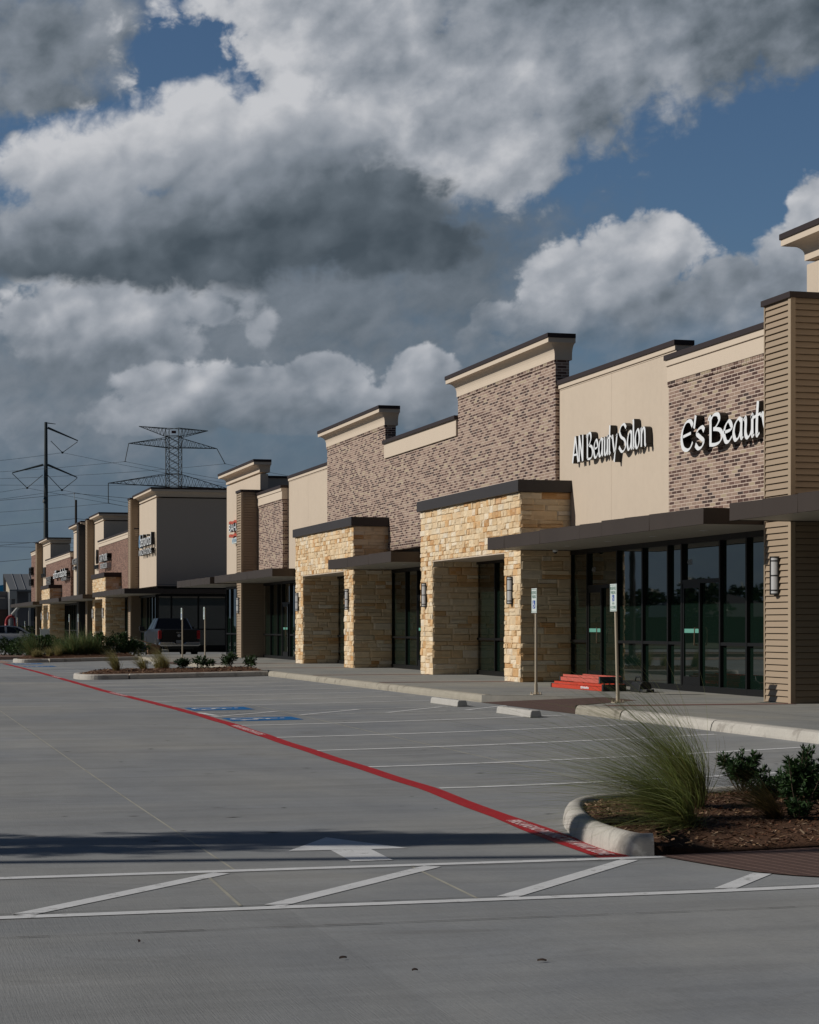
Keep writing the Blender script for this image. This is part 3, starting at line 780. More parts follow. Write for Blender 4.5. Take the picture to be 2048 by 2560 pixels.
def glass_door(root, va, vb, label_no=None, u=15.75, z0=.14):
    """stile-and-rail glass door, pull handle near vb-or-va"""
    m = MB(); x0, x1 = u-.10, u-.055; s = .065; zt = 2.25
    m.box(x0, x1, va, va+s, z0+.02, zt); m.box(x0, x1, vb-s, vb, z0+.02, zt); m.box(x0, x1, va+s, vb-s, zt-.09, zt); m.box(x0, x1, va+s, vb-s, z0+.02, z0+.29)
    d = m.build('door', 'frame', root)
    m = MB(); m.poly([(x0+.02, va+s, z0+.29), (x0+.02, vb-s, z0+.29), (x0+.02, vb-s, zt-.09), (x0+.02, va+s, zt-.09)]); m.build('door_glass', 'glass', d, fix=False)
    m = MB(); h = va+.09
    m.path([(x0, h, 1.38), (x0-.07, h, 1.38), (x0-.075, h, 1.35), (x0-.075, h+.01, 1.08), (x0-.07, h+.02, 1.05), (x0, h+.02, 1.05)], .012, 8)
    m.build('pull_handle', 'handle', d)
    m = MB(); m.box(x0+.013, x0+.017, va+s+.0, vb-s, 1.285, 1.365); m.build('door_sticker', 'mint', d)
    if label_no:
        m = MB(); put_text(m, label_no, .16, (u-.05, vb-.12, 2.62), WX, WY); m.build('suite_number', 'number', d)
    return d

STONE_PAL = [(.77, .60, .395)]*7+[(.80, .655, .455)]*6+[(.75, .555, .335)]*4+[(.67, .42, .205)]*3+[(.59, .32, .13)]*1+[(.81, .71, .56)]*3+[(.70, .50, .29)]*2
def stone_face(m, fn, L, H, r, rows=None, sub=2, zmin=.10, zmax=.22, smin=.13, smax=.46, corner0=True, corner1=True, dark=0.0):
    """rock-faced ashlar: fn(s, z, d) -> point; each stone is a pillowed block with its own depth and colour"""
    if rows is None:
        rows = [0.0]
        while rows[-1] < H-.05: rows.append(min(H, rows[-1]+r.choice((r.uniform(zmin, .14), r.uniform(.14, zmax), r.uniform(zmin, zmax)))))
        if H-rows[-2] < .07: rows.pop(-2)
        rows[-1] = H
    for za, zb in zip(rows, rows[1:]):
        s = 0.0; cuts = [0.0]
        while s < L-.001:
            s += r.uniform(smin, smax)*(.8 if zb-za < .13 else 1.0)
            cuts.append(min(L, s))
        if len(cuts) > 2 and cuts[-1]-cuts[-2] < smin*.7: cuts.pop(-2)
        for sa, sb in zip(cuts, cuts[1:]):
            if zb-za > .165 and r.random() < .33:
                zz = (za+zb)/2; parts = [(za, zz), (zz, zb)]
            else: parts = [(za, zb)]
            for a, b in parts:
                c0 = r.choice(STONE_PAL); g = r.uniform(.91, 1.07); dep = r.uniform(.008, .030); g2 = .0012
                lo = -.02 if (sa <= 0 and corner0) else 0; hi = .02 if (sb >= L and corner1) else 0
                xa, xb = sa+g2+(lo*r.uniform(.1, 1) if lo else 0), sb-g2+(hi*r.uniform(.1, 1) if hi else 0); ya, yb = a+g2, b-g2
                nx = ny = sub+2; k = len(m.v); tilt = r.uniform(-.008, .008); tilt2 = r.uniform(-.008, .008)
                for j in range(ny+1):
                    for i in range(nx+1):
                        fx = (0, .10, .9, 1)[i] if nx == 3 else (0, .09, .5, .91, 1)[i]
                        fy = (0, .12, .88, 1)[j] if ny == 3 else (0, .11, .5, .89, 1)[j]
                        edge = i in (0, nx) or j in (0, ny)
                        d = .001 if edge else dep+tilt*(fx-.5)*2+tilt2*(fy-.5)*2+r.uniform(-.005, .006)
                        jx = 0 if edge else r.uniform(-.006, .006); jy = 0 if edge else r.uniform(-.006, .006)
                        m.v.append(fn(xa+(xb-xa)*fx+jx, ya+(yb-ya)*fy+jy, d))
                c1 = r.choice(STONE_PAL)
                for j in range(ny):
                    for i in range(nx):
                        t = r.uniform(.0, .32) if c1 != c0 else 0; h = g*r.uniform(.93, 1.06)
                        col = tuple((c0[q]*(1-t)+c1[q]*t)*h for q in range(3))
                        m.face((k+j*(nx+1)+i, k+j*(nx+1)+i+1, k+(j+1)*(nx+1)+i+1, k+(j+1)*(nx+1)+i), 0, col)
    return rows

def stone_portal(root, va, vb, pier=1.16, uf=14.45, ub=15.66, z0=.13, zh=3.13, ztop=4.47, seed=1, sub=2, capmat='greycap', pier2=None):
    r = random.Random(seed); m = MB(); pier2 = pier2 or pier; e = .03
    mort = MB()
    # faces facing the lot: header plus two piers share courses
    H = ztop-z0
    def F(off, u, zb): return lambda s, z, d: (u-d, off-s, zb+z)          # s runs from far (left in view) to near
    rows = stone_face(m, F(vb, uf, z0), pier2, zh-z0, r, sub=sub)           # far pier front
    stone_face(m, F(va+pier, uf, z0), pier, zh-z0, r, rows=None, sub=sub)
    stone_face(m, F(vb, uf, zh), vb-va, ztop-zh, r, sub=sub)
    def N(v, zb): return lambda s, z, d: (uf+s, v-d, zb+z)                   # faces facing along -Y
    stone_face(m, N(va, z0), ub-uf, ztop-z0, r, sub=sub, corner1=False, smin=.25, smax=.7)      # near side of portal
    stone_face(m, N(vb-pier2, z0), 15.70-uf, zh-z0, r, sub=sub, corner1=False, smin=.25, smax=.7)      # inside face of far pier
    def S(v, zb): return lambda s, z, d: (uf+s, v+d, zb+z)
    stone_face(m, S(vb, z0), ub-uf, ztop-z0, r, sub=1, corner1=False, smin=.3, smax=.7)
    stone_face(m, S(va+pier, z0), ub-uf, zh-z0, r, sub=1, corner1=False, smin=.3, smax=.7)
    p = m.build('stone_portal', 'stone', root, fix=True)
    mo = MB(); mo.box(uf+.004, ub, va+.004, va+pier-.004, z0, ztop); mo.box(uf+.004, ub, vb-pier2+.004, vb-.004, z0, ztop); mo.box(uf+.004, ub, va+pier-.003, vb-pier2+.003, zh+.002, ztop)
    mo.build('stone_core', 'mortar', p)
    mo = MB(); mo.box(uf-.015, ub+.1, va+pier, vb-pier2, zh-.025, zh-.001); mo.build('lintel_soffit', 'stucco', p)
    mo = MB(); o = .10; mo.box(uf-o, ub+.02, va-o, vb+o, ztop, ztop+.275); mo.build('portal_cap', capmat, p, bevel=.01)
    return p

# ------------------------------------------------------------------ near retail building
B1 = thing('retail_building', 'near single-storey shop row in tan stucco, plum brick and limestone beside the kerb', 'building', (15.65, 56.35, 0))
m = MB(); m.box(16.02, 34, 23.8, 88.7, 0, 5.6); m.build('rear_block', 'roof', B1)
# brick front: middle stretch with two raised ends
m = MB(); uf = 15.55
m.box(uf, uf+.32, 44.43, 68.32, 3.72, 6.56)
m.box(uf+.0005, uf+.34, 44.4305, 52.39, 6.55, 7.62); m.box(uf+.0005, uf+.34, 60.26, 68.3195, 6.55, 7.62)
m.build('brick_wall', 'brick', B1)
for a, b in ((44.43, 52.39), (60.26, 68.32)):
    rowlock(B1, uf, a, b, 7.525); cornice(B1, uf, a, b, 8.19, uf+.40, over=.27, drop=.48)
parapet(B1, 15.50, 52.42, 60.23, 6.57, 7.12, trim=.0)
m = MB(); v = 52.2
while v < 59.9: m.box(uf-.018, uf+.02, v+.006, v+.07, 3.74, 3.96); v += .0762
m.build('soldier_course', 'brick', B1)
# stucco bays
stucco_panel(B1, 15.65, 37.42, 44.425, 3.30, 6.90, 41.05); parapet(B1, 15.64, 37.42, 44.40, 6.885, 7.12, trim=.10)
stucco_panel(B1, 15.65, 68.325, 75.30, 3.30, 6.90, 71.8); parapet(B1, 15.64, 68.34, 75.28, 6.885, 7.12, trim=.10)
# outer brick bays
for a, b in ((31.0, 37.30), (75.40, 80.9)):
    m = MB(); m.box(15.43, 15.9, a, b, 3.30, 6.25); m.build('brick_wall', 'brick', B1); rowlock(B1, 15.43, a, b, 6.15)
    parapet(B1, 15.395, a, b+.02, 6.25, 6.78, thick=.5, trim=.12)
# siding columns and corner towers
siding_column(B1, 30.42, 31.42, 14.75, 15.72, 6.83)
siding_column(B1, 80.33, 81.33, 14.75, 15.72, 6.83)
for a, b in ((23.8, 31.68), (81.04, 88.86)):
    stucco_panel(B1, 15.65, a, b, 3.30, 7.62, (a+b)/2 if a > 50 else None, thick=.33)
    cornice(B1, 15.65, a, b, 8.19, 16.05, over=.33, drop=.40)
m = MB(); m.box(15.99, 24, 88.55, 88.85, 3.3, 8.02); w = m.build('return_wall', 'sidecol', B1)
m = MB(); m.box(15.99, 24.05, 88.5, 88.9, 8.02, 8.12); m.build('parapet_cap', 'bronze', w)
# portals
stone_portal(B1, 43.67, 52.15, seed=11)
stone_portal(B1, 59.87, 68.34, seed=23)
# canopies
canopy(B1, 31.46, 43.60, seed=1); canopy(B1, 18.0, 30.40, seed=2); canopy(B1, 52.24, 59.80, seed=3); canopy(B1, 68.45, 80.30, seed=4); canopy(B1, 81.40, 90.3, seed=5)
# storefronts
storefront(B1, 31.42, 43.75, [34.13, 35.32, 37.17, 37.88, 39.25, 40.72, 42.57], [(35.35, 37.14, 1), (40.75, 42.54, 1)])
glass_door(B1, 36.27, 37.13, '480'); glass_door(B1, 41.67, 42.53, '440')
storefront(B1, 44.8, 51.1, [46.3, 47.8, 49.4], [])
storefront(B1, 52.0, 60.0, [53.2, 54.4, 55.3, 56.9, 58.2], [(55.35, 56.85, 1)]); glass_door(B1, 55.95, 56.85)
storefront(B1, 61.0, 67.3, [62.4, 64.0, 65.6], [])
storefront(B1, 68.3, 80.6, [69.6, 70.5, 71.4, 72.9, 74.2, 75.1, 76.6, 77.5, 78.9], [(72.95, 74.15, 1), (75.15, 76.55, 1)]); glass_door(B1, 73.2, 74.15); glass_door(B1, 75.5, 76.5)
storefront(B1, 81.2, 89.0, [82.3, 83.6, 85.0, 86.4, 87.8], [])
storefront(B1, 18.0, 30.5, [20, 22, 24, 26, 28], [])

# ------------------------------------------------------------------ far retail building
B2 = thing('retail_building', 'farther matching shop row beyond the driveway, tall stucco end wall facing the gap', 'building', (15.65, 152, 0))
m = MB(); m.box(16.05, 34, 112.0, 193.8, 0, 5.6); m.build('rear_block', 'roof', B2)
# corner tower over the driveway: its blank side faces the camera
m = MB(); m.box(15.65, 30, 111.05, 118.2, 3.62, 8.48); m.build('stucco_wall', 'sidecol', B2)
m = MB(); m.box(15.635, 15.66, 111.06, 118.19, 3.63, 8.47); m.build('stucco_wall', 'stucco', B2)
m = MB(); m.box(15.70, 30, 111.04, 111.06, 3.7, 3.72); m.box(22.3, 22.315, 111.04, 111.06, 3.62, 8.4); m.build('reveal_joint', 'greywall', B2)
cornice(B2, 15.65, 111.05, 118.2, 9.05, 30.0, over=.36, drop=.40)
siding_column(B2, 118.25, 119.25, 15.14, 15.72, 8.83)
BR = 'brick_red'
m = MB(); m.box(15.43, 15.9, 118.25, 137.4, 3.4, 6.72); m.build('brick_wall', BR, B2); parapet(B2, 15.395, 118.25, 137.3, 6.72, 7.17, thick=.5, trim=.12)
m = MB(); m.box(15.65, 24, 136.4, 141.8, 3.4, 8.48); m.build('stucco_wall', 'stucco', B2); cornice(B2, 15.65, 136.4, 141.8, 9.05, 24, over=.36, drop=.40)
siding_column(B2, 141.85, 142.85, 15.14, 15.72, 8.83)
siding_column(B2, 147.9, 148.9, 15.14, 15.72, 8.83, mats=('siding_dark', 'siding_dark_trim'))
m = MB(); m.box(15.65, 16.0, 141.85, 156.3, 3.4, 8.48); m.build('stucco_wall', 'stucco', B2); cornice(B2, 15.65, 148, 156.2, 9.05, 16.1, over=.36, drop=.40)
m = MB(); m.box(15.43, 15.9, 156.45, 178, 3.4, 6.72); m.build('brick_wall', BR, B2); parapet(B2, 15.395, 156.45, 177.9, 6.72, 7.17, thick=.5, trim=.12)
m = MB(); m.box(15.65, 17.35, 176.2, 183.6, 3.4, 8.48); m.build('stucco_wall', 'stucco', B2); cornice(B2, 15.65, 176.2, 183.6, 9.05, 17.4, over=.36, drop=.40)
siding_column(B2, 183.65, 184.8, 15.1, 15.72, 8.83)
m = MB(); m.box(15.43, 15.9, 183.7, 193.8, 3.4, 8.0); m.build('brick_wall', BR, B2); parapet(B2, 15.395, 183.7, 193.8, 8.0, 8.42, thick=.5, trim=.12)
stone_portal(B2, 125.0, 132.1, pier=1.5, pier2=1.3, seed=31, sub=1, ztop=4.45, capmat='bronze')
stone_portal(B2, 163.4, 170.7, pier=1.5, pier2=1.4, seed=41, sub=1, ztop=4.45, capmat='bronze')
for a, b in ((109.2, 124.85), (130.6, 145.0), (147.0, 163.3), (169.9, 196)): canopy(B2, a, b, z0=3.17, z1=3.46, seed=6, mat='fascia')
m = MB(); m.box(15.76, 30, 109.25, 111.0, 3.2, 3.44); m.build('canopy', 'fascia', B2)
# glazed end wall below the tower
m = MB(); v = 111.3
m.box(15.7, 30, v-.05, v+.1, .0, .35); m.box(15.7, 30, v-.06, v+.06, 3.05, 3.62)
for u in (15.75, 16.5, 18.0, 19.55, 21.1, 22.6): m.box(u-.04, u+.04, v-.07, v+.05, .35, 3.1)
m.box(15.7, 30, v-.065, v+.05, 1.2, 1.27)
f = m.build('storefront', 'frame', B2)
m = MB(); m.poly([(15.7, v, .3), (30, v, .3), (30, v, 3.1), (15.7, v, 3.1)]); m.build('glass_pane', 'glass_film', f, fix=False)
storefront(B2, 111.4, 124.9, [112.6, 113.8, 115, 117.5, 119, 120.5, 122, 123.5], []); storefront(B2, 126.4, 131, [128, 129.5], []); storefront(B2, 132, 163.4, [133+1.45*i for i in range(21)], []); storefront(B2, 170.6, 193.5, [172+1.5*i for i in range(14)], [])
# ------------------------------------------------------------------ wall signs
def catmull(pts, n=6, closed=False):
    P = [Vector(p) for p in pts]; N = len(P); out = []
    for i in range(N if closed else N-1):
        g = (lambda k: P[k % N]) if closed else (lambda k: P[min(N-1, max(0, k))])
        a, b, c, d = g(i-1), g(i), g(i+1), g(i+2)
        for k in range(n):
            t = k/n; out.append(.5*((2*b)+(c-a)*t+(2*a-5*b+4*c-d)*t*t+(3*b-a-3*c+d)*t**3))
    if not closed: out.append(P[-1])
    return out
GL = {  # pen strokes in a unit box (x across, y up to cap height): list of (points, curved, closed)
 'A': [([(0.06, 0), (.5, 1)], 0, 0), ([(.5, 1), (.94, 0)], 0, 0), ([(.25, .3), (.75, .3)], 0, 0)],
 'N': [([(.1, 0), (.1, 1)], 0, 0), ([(.12, 1), (.88, 0)], 0, 0), ([(.9, 0), (.9, 1)], 0, 0)],
 'E': [([(.98, .80), (.78, .97), (.45, .95), (.17, .72), (.08, .42), (.2, .14), (.5, .03), (.78, .08), (.98, .26)], 1, 0), ([(.12, .5), (.80, .57)], 0, 0)],
 "'": [([(.75, 1.12), (.3, .70)], 0, 0)],
 's': [([(.95, .56), (.72, .68), (.35, .63), (.22, .50), (.55, .36), (.86, .22), (.72, .05), (.35, .01), (.04, .15)], 1, 0)],
 'B': [([(.02, .84), (.10, .95), (.16, .80), (.16, .05)], 1, 0), ([(.12, .74), (.35, .97), (.66, .96), (.74, .78), (.55, .6), (.36, .53)], 1, 0), ([(.36, .53), (.78, .46), (.95, .28), (.80, .08), (.45, .02), (.10, .05)], 1, 0)],
 'e': [([(.16, .34), (.84, .40), (.80, .58), (.56, .67), (.26, .52), (.14, .28), (.32, .05), (.62, .03), (.92, .17)], 1, 0)],
 'a': [([(.84, .58), (.58, .67), (.26, .52), (.12, .25), (.28, .04), (.56, .08), (.80, .32)], 1, 0), ([(.84, .68), (.80, .2), (.86, .05), (.99, .08)], 1, 0)],
 'u': [([(.02, .58), (.16, .66), (.22, .5), (.20, .16), (.38, .03), (.62, .10), (.80, .28)], 1, 0), ([(.72, .60), (.82, .68), (.82, .2), (.86, .05), (1.0, .08)], 1, 0)],
 't': [([(.62, 1.08), (.50, .66), (.46, .14), (.58, .03), (.80, .10)], 1, 0), ([(.02, .60), (.98, .68)], 0, 0)],
 'y': [([(.02, .58), (.20, .66), (.36, .36), (.58, .06)], 1, 0), ([(.82, .62), (.96, .66), (.80, .28), (.56, -.06), (.46, -.30)], 1, 0)],
 'S': [([(.95, .84), (.70, .98), (.34, .93), (.14, .74), (.34, .55), (.74, .42), (.90, .22), (.72, .05), (.40, .02), (.06, .2)], 1, 0)],
 'l': [([(.40, 1.06), (.50, .9), (.48, .16), (.58, .04), (.92, .10)], 1, 0)],
 'o': [([(.5, .66), (.22, .5), (.12, .3), (.25, .08), (.5, .02), (.78, .16), (.88, .38), (.76, .6)], 1, 1)],
 'n': [([(.02, .58), (.16, .67), (.20, .5), (.18, .02)], 1, 0), ([(.20, .42), (.46, .66), (.72, .62), (.80, .4), (.82, .1), (.98, .04)], 1, 0)],
}
def letter(m, ch, v_left, w, z0, H, uf, depth, a, b, ang, k=[0]):
    for pts, curved, closed in GL[ch]:
        P = [(x*w, y*H) for x, y in pts]
        P = catmull(P, 6, closed) if curved else [Vector(P[0]).lerp(Vector(P[1]), t/3) for t in range(4)]
        N = len(P); L = []; R = []
        for i in range(N):
            q0 = P[(i-1) % N] if closed else P[max(0, i-1)]; q1 = P[(i+1) % N] if closed else P[min(N-1, i+1)]
            d = (q1-q0).normalized(); th = atan2(d.y, d.x); hw = sqrt((a*sin(th-ang))**2+b*b)
            if ch in 'AN': hw = a*.95 if abs(d.y) > .3 else b*1.6
            if ch == 'N' and pts[0][0] == .12: hw = a*1.05
            n = Vector((-d.y, d.x)); L.append(P[i]+n*hw); R.append(P[i]-n*hw)
        if closed: L.append(L[0]); R.append(R[0])
        k[0] = (k[0]+1) % 9; u0 = uf-.0012*k[0]
        def W(p, u): return (u, v_left-p.x, z0+p.y)
        m.strip([W(p, u0) for p in L], [W(p, u0) for p in R], 0)
        m.strip([W(p, u0) for p in L], [W(p, uf+depth) for p in L], 1); m.strip([W(p, u0) for p in R], [W(p, uf+depth) for p in R], 1)
        if not closed:
            for i in (0, -1): m.poly([W(L[i], u0), W(R[i], u0), W(R[i], uf+depth), W(L[i], uf+depth)], 1)
            # slanted pen finish: small black trim line comes from the return
def sign_letters(name, label, specs, z0, H, uf, depth, a, b, ang):
    m = MB()
    for ch, vl, vr in specs: letter(m, ch, vl, vl-vr, z0, H, uf, depth, a, b, ang)
    return tag(m.build(name, ['white', 'return'], fix=True), label, 'shop sign')
sign_letters('shop_sign', 'white AN Beauty Salon channel letters on the plain stucco wall', [('A', 43.14, 42.72), ('N', 42.70, 42.40), ('B', 42.19, 41.80), ('e', 41.78, 41.46), ('a', 41.46, 41.15), ('u', 41.12, 40.84),
    ('t', 40.86, 40.66), ('y', 40.64, 40.33), ('S', 40.24, 39.78), ('a', 39.76, 39.43), ('l', 39.44, 39.30), ('o', 39.30, 39.00), ('n', 38.98, 38.66)], 5.10, .585, 15.50, .13, .041, .014, radians(28))
sign_letters('shop_sign', 'large white E\'s Beauty channel letters on the brick bay beside the siding column', [('E', 36.30, 35.70), ("'", 35.72, 35.54), ('s', 35.62, 35.16), ('B', 35.0, 34.32), ('e', 34.33, 33.88), ('a', 33.90, 33.42),
    ('u', 33.44, 32.98), ('t', 33.02, 32.70), ('y', 32.72, 32.28)], 4.775, .575, 15.27, .14, .055, .017, radians(28))

def text_sign(label, rows, depth=.13, faces=('white', 'return')):
    """rows: (text, v_left, v_right, z0, z1, u_face)"""
    m = MB()
    for txt, vl, vr, z0, z1, uf in rows: put_text(m, txt, .5, (uf, vl, z0), WX, WY, extrude=depth/2, width=vl-vr, height=z1-z0, mi=0, mi_side=1)
    return tag(m.build('shop_sign', list(faces), fix=False), label, 'shop sign')

def bar_rows(m, rows, depth, seed, mi=0, mis=1):
    """weathered or distant lettering too small to read: raised strokes of letter width"""
    r = random.Random(seed)
    for vl, vr, z0, z1, uf, n in rows:
        w = (vl-vr)/n; h = z1-z0
        for i in range(n):
            a = vl-w*i; k = r.randrange(4); st = w*.24
            def bx(p, q, z, y, o): m.box(uf-o, uf+depth, a-w*q, a-w*p, z0+h*z, z0+h*y, mi)
            bx(.06, .06+.24, 0, 1, 0)
            if k in (0, 2): bx(.60, .84, 0, 1 if k == 0 else .5, .002)
            if k in (1, 2, 3): bx(.28, .82, .82, 1, .004)
            if k in (1, 3): bx(.28, .8, 0, .18, .005)
            if k != 3: bx(.28, .7, .42, .58, .006)
def bar_sign(label, rows, depth=.2, seed=1, faces=('white', 'return')):
    m = MB(); bar_rows(m, rows, depth, seed); o = m.build('shop_sign', list(faces), fix=False)
    for p in o.data.polygons:
        if p.normal.x > -.5: p.material_index = 1
    return tag(o, label, 'shop sign')
# clinic sign with its blue flower roundel
s = text_sign('white behavioral INNOVATIONS letters with a pale blue flower roundel on the corner tower', [('behavioral', 115.85, 111.35, 5.93, 6.62, 15.48), ('INNOVATIONS', 116.4, 111.25, 5.44, 5.76, 15.48)], .22)
m = MB()
for i in range(7):
    a = 2*pi*i/7; c = (15.47, 116.62+.27*cos(a), 6.28+.24*sin(a)); m.lathe(c, (-1, 0, 0), [(0, .02+.002*i), (.16, .02+.002*i), (.16, -.2)], 14)
m.lathe((15.46, 116.62, 6.28), (-1, 0, 0), [(0, .05), (.13, .05), (.13, -.2)], 14)
m.build('flower_roundel', 'blue_sign', s)
s = text_sign('white two-line CRAFTWORK letters on the red-brown brick bay', [('CRAFTWORK', 134.4, 129.9, 5.62, 6.10, 15.27)], .3)
m = MB(); bar_rows(m, [(133.8, 130.1, 5.17, 5.50, 15.13, 7)], .28, 4); m.build('second_line', 'lampglass', s, fix=False)
s = bar_sign('dark script emblem sign stacked over a small dark strip on the second stucco tower', [(140.6, 138.0, 5.34, 5.60, 15.45, 6)], .2, 2, ('return', 'return'))
m = MB()
for i, (dv, z, w, h) in enumerate(((0, 6.35, .75, .4), (.1, 6.05, .8, .28), (-.05, 5.83, .5, .2))):
    m.lathe((15.5-.01*i, 139.35+dv, z), (-1, 0, 0), [(0, .02), (h*.8, .02), (h*.8, -.12)], 10)
m.build('emblem', 'return', s)
s = text_sign('broad white affordable letters over a smaller line on the far brick bay', [('affordable', 167.8, 156.6, 5.28, 5.92, 15.27)], .3)
m = MB(); bar_rows(m, [(161.0, 156.8, 4.96, 5.22, 15.13, 7)], .28, 7); m.build('second_line', 'number', s, fix=False)
bar_sign('small dark three-line letters left of the broad white sign on the far brick bay', [(174.6, 170.2, 5.30, 5.56, 15.13, 6), (174.6, 170.2, 5.02, 5.25, 15.13, 7), (174.6, 170.2, 4.75, 4.98, 15.13, 5)], .28, 9, ('number', 'return'))
s = bar_sign('dark sign with a square emblem above it on the farthest stucco tower', [(183.2, 178.6, 5.74, 6.05, 15.42, 6)], .2, 5, ('return', 'return'))
m = MB(); m.box(15.48, 15.64, 180.0, 181.6, 6.05, 6.60); m.build('emblem', 'return', s)
bar_sign('narrow stacked letters squeezed beside the charcoal siding column', [(155.6, 152.0, 6.08, 6.5, 15.45, 5), (155.2, 153.2, 5.68, 5.92, 15.45, 4)], .18, 6, ('number', 'return'))
bar_sign('dark two-line letters at the far end of the last brick bay', [(193.4, 190.6, 6.2, 6.9, 15.15, 4), (193.4, 190.6, 5.2, 5.8, 15.15, 5)], .26, 8, ('return', 'return'))
# Bahama sign between two red brush strokes, cut by the column
s = text_sign('white BAHAMA letters between two red brush strokes, half hidden by the siding column', [('BAHAMA', 87.0, 83.2, 5.50, 5.82, 15.48)], .14)
m = MB()
for zc in (5.90, 5.33):
    pts = [(87.05-.16*i, zc+.035*sin(i*.9)-.012) for i in range(26)]
    m.strip([(15.42, v, z+.05) for v, z in pts], [(15.42, v, z-.05) for v, z in pts]); m.strip([(15.42, v, z-.05) for v, z in pts], [(15.6, v, z-.05) for v, z in pts]); m.strip([(15.42, v, z+.05) for v, z in pts], [(15.6, v, z+.05) for v, z in pts])
m.build('brush_stroke', 'red_sign', s)
m = MB(); m.box(15.48, 15.63, 83.4, 86.65, 4.98, 5.23); p = m.build('sign_box', 'plate', s)
m = MB(); bar_rows(m, [(86.5, 83.5, 5.04, 5.17, 15.472, 9)], .005, 3); m.build('box_lettering', 'blue_sign', p, fix=False)

# ------------------------------------------------------------------ wall lamps
def wall_lamp(u, v, zc, label, src=None):
    t = thing('wall_lamp', label, 'wall lamp', (u, v, zc), 'cylindrical wall lamps on the fronts')
    H = .32; m = MB()
    m.box(u-.02, u, v-.075, v+.075, zc-H*.9, zc+H*.9)
    n = 10; r = .085
    for z, h in ((zc+H-.012, .012), (zc-H+.012, .012), (zc+H-.075, .011), (zc-H+.075, .011), (zc, .011)):
        pts = [(u-.02-r*1.04*sin(pi*i/n), v-r*1.04*cos(pi*i/n)) for i in range(n+1)]
        b = len(m.v); k = len(pts)
        m.v += [(x, y, z-h) for x, y in pts]+[(x, y, z+h) for x, y in pts]
        for i in range(k-1): m.face((b+i, b+i+1, b+k+i+1, b+k+i))
        m.face([b+i for i in range(k)]); m.face([b+k+i for i in range(k)])
    for a in (.0, .62, 1.0):
        x, y = u-.02-r*1.03*sin(pi*a), v-r*1.03*cos(pi*a); m.box(x-.014, x+.014, y-.014, y+.014, zc-H, zc+H)
    m.build('lamp_frame', 'black_plastic', t)
    m = MB(); b = 0; pts = [(u-.02-r*sin(pi*i/n), v-r*cos(pi*i/n)) for i in range(n+1)]
    m.strip([(x, y, zc-H+.02) for x, y in pts], [(x, y, zc+H-.02) for x, y in pts]); m.build('diffuser', 'lampglass', t, smooth=True)
    return t
wall_lamp(14.735, 30.93, 2.26, 'cylinder wall lamp on the near tan siding column')
wall_lamp(14.43, 44.27, 2.24, 'cylinder wall lamp on the nearest limestone pier')
wall_lamp(14.43, 51.62, 2.24, 'cylinder wall lamp on the left pier of the near limestone portal')
wall_lamp(14.43, 60.47, 2.24, 'cylinder wall lamp on the right pier of the second limestone portal')
wall_lamp(14.43, 67.85, 2.24, 'cylinder wall lamp on the left pier of the second limestone portal')
wall_lamp(14.735, 80.85, 2.26, 'cylinder wall lamp on the farther tan siding column beside the truck')
wall_lamp(14.43, 125.8, 2.22, 'tiny wall lamp on the right pier of the stone portal behind the bushes')
wall_lamp(14.43, 131.5, 2.22, 'tiny wall lamp on the left pier of the stone portal behind the bushes')
wall_lamp(14.43, 164.2, 2.22, 'far wall lamp on the stone pier right of the white board')
wall_lamp(14.43, 170.1, 2.22, 'far wall lamp on the stone pier left of the white board')

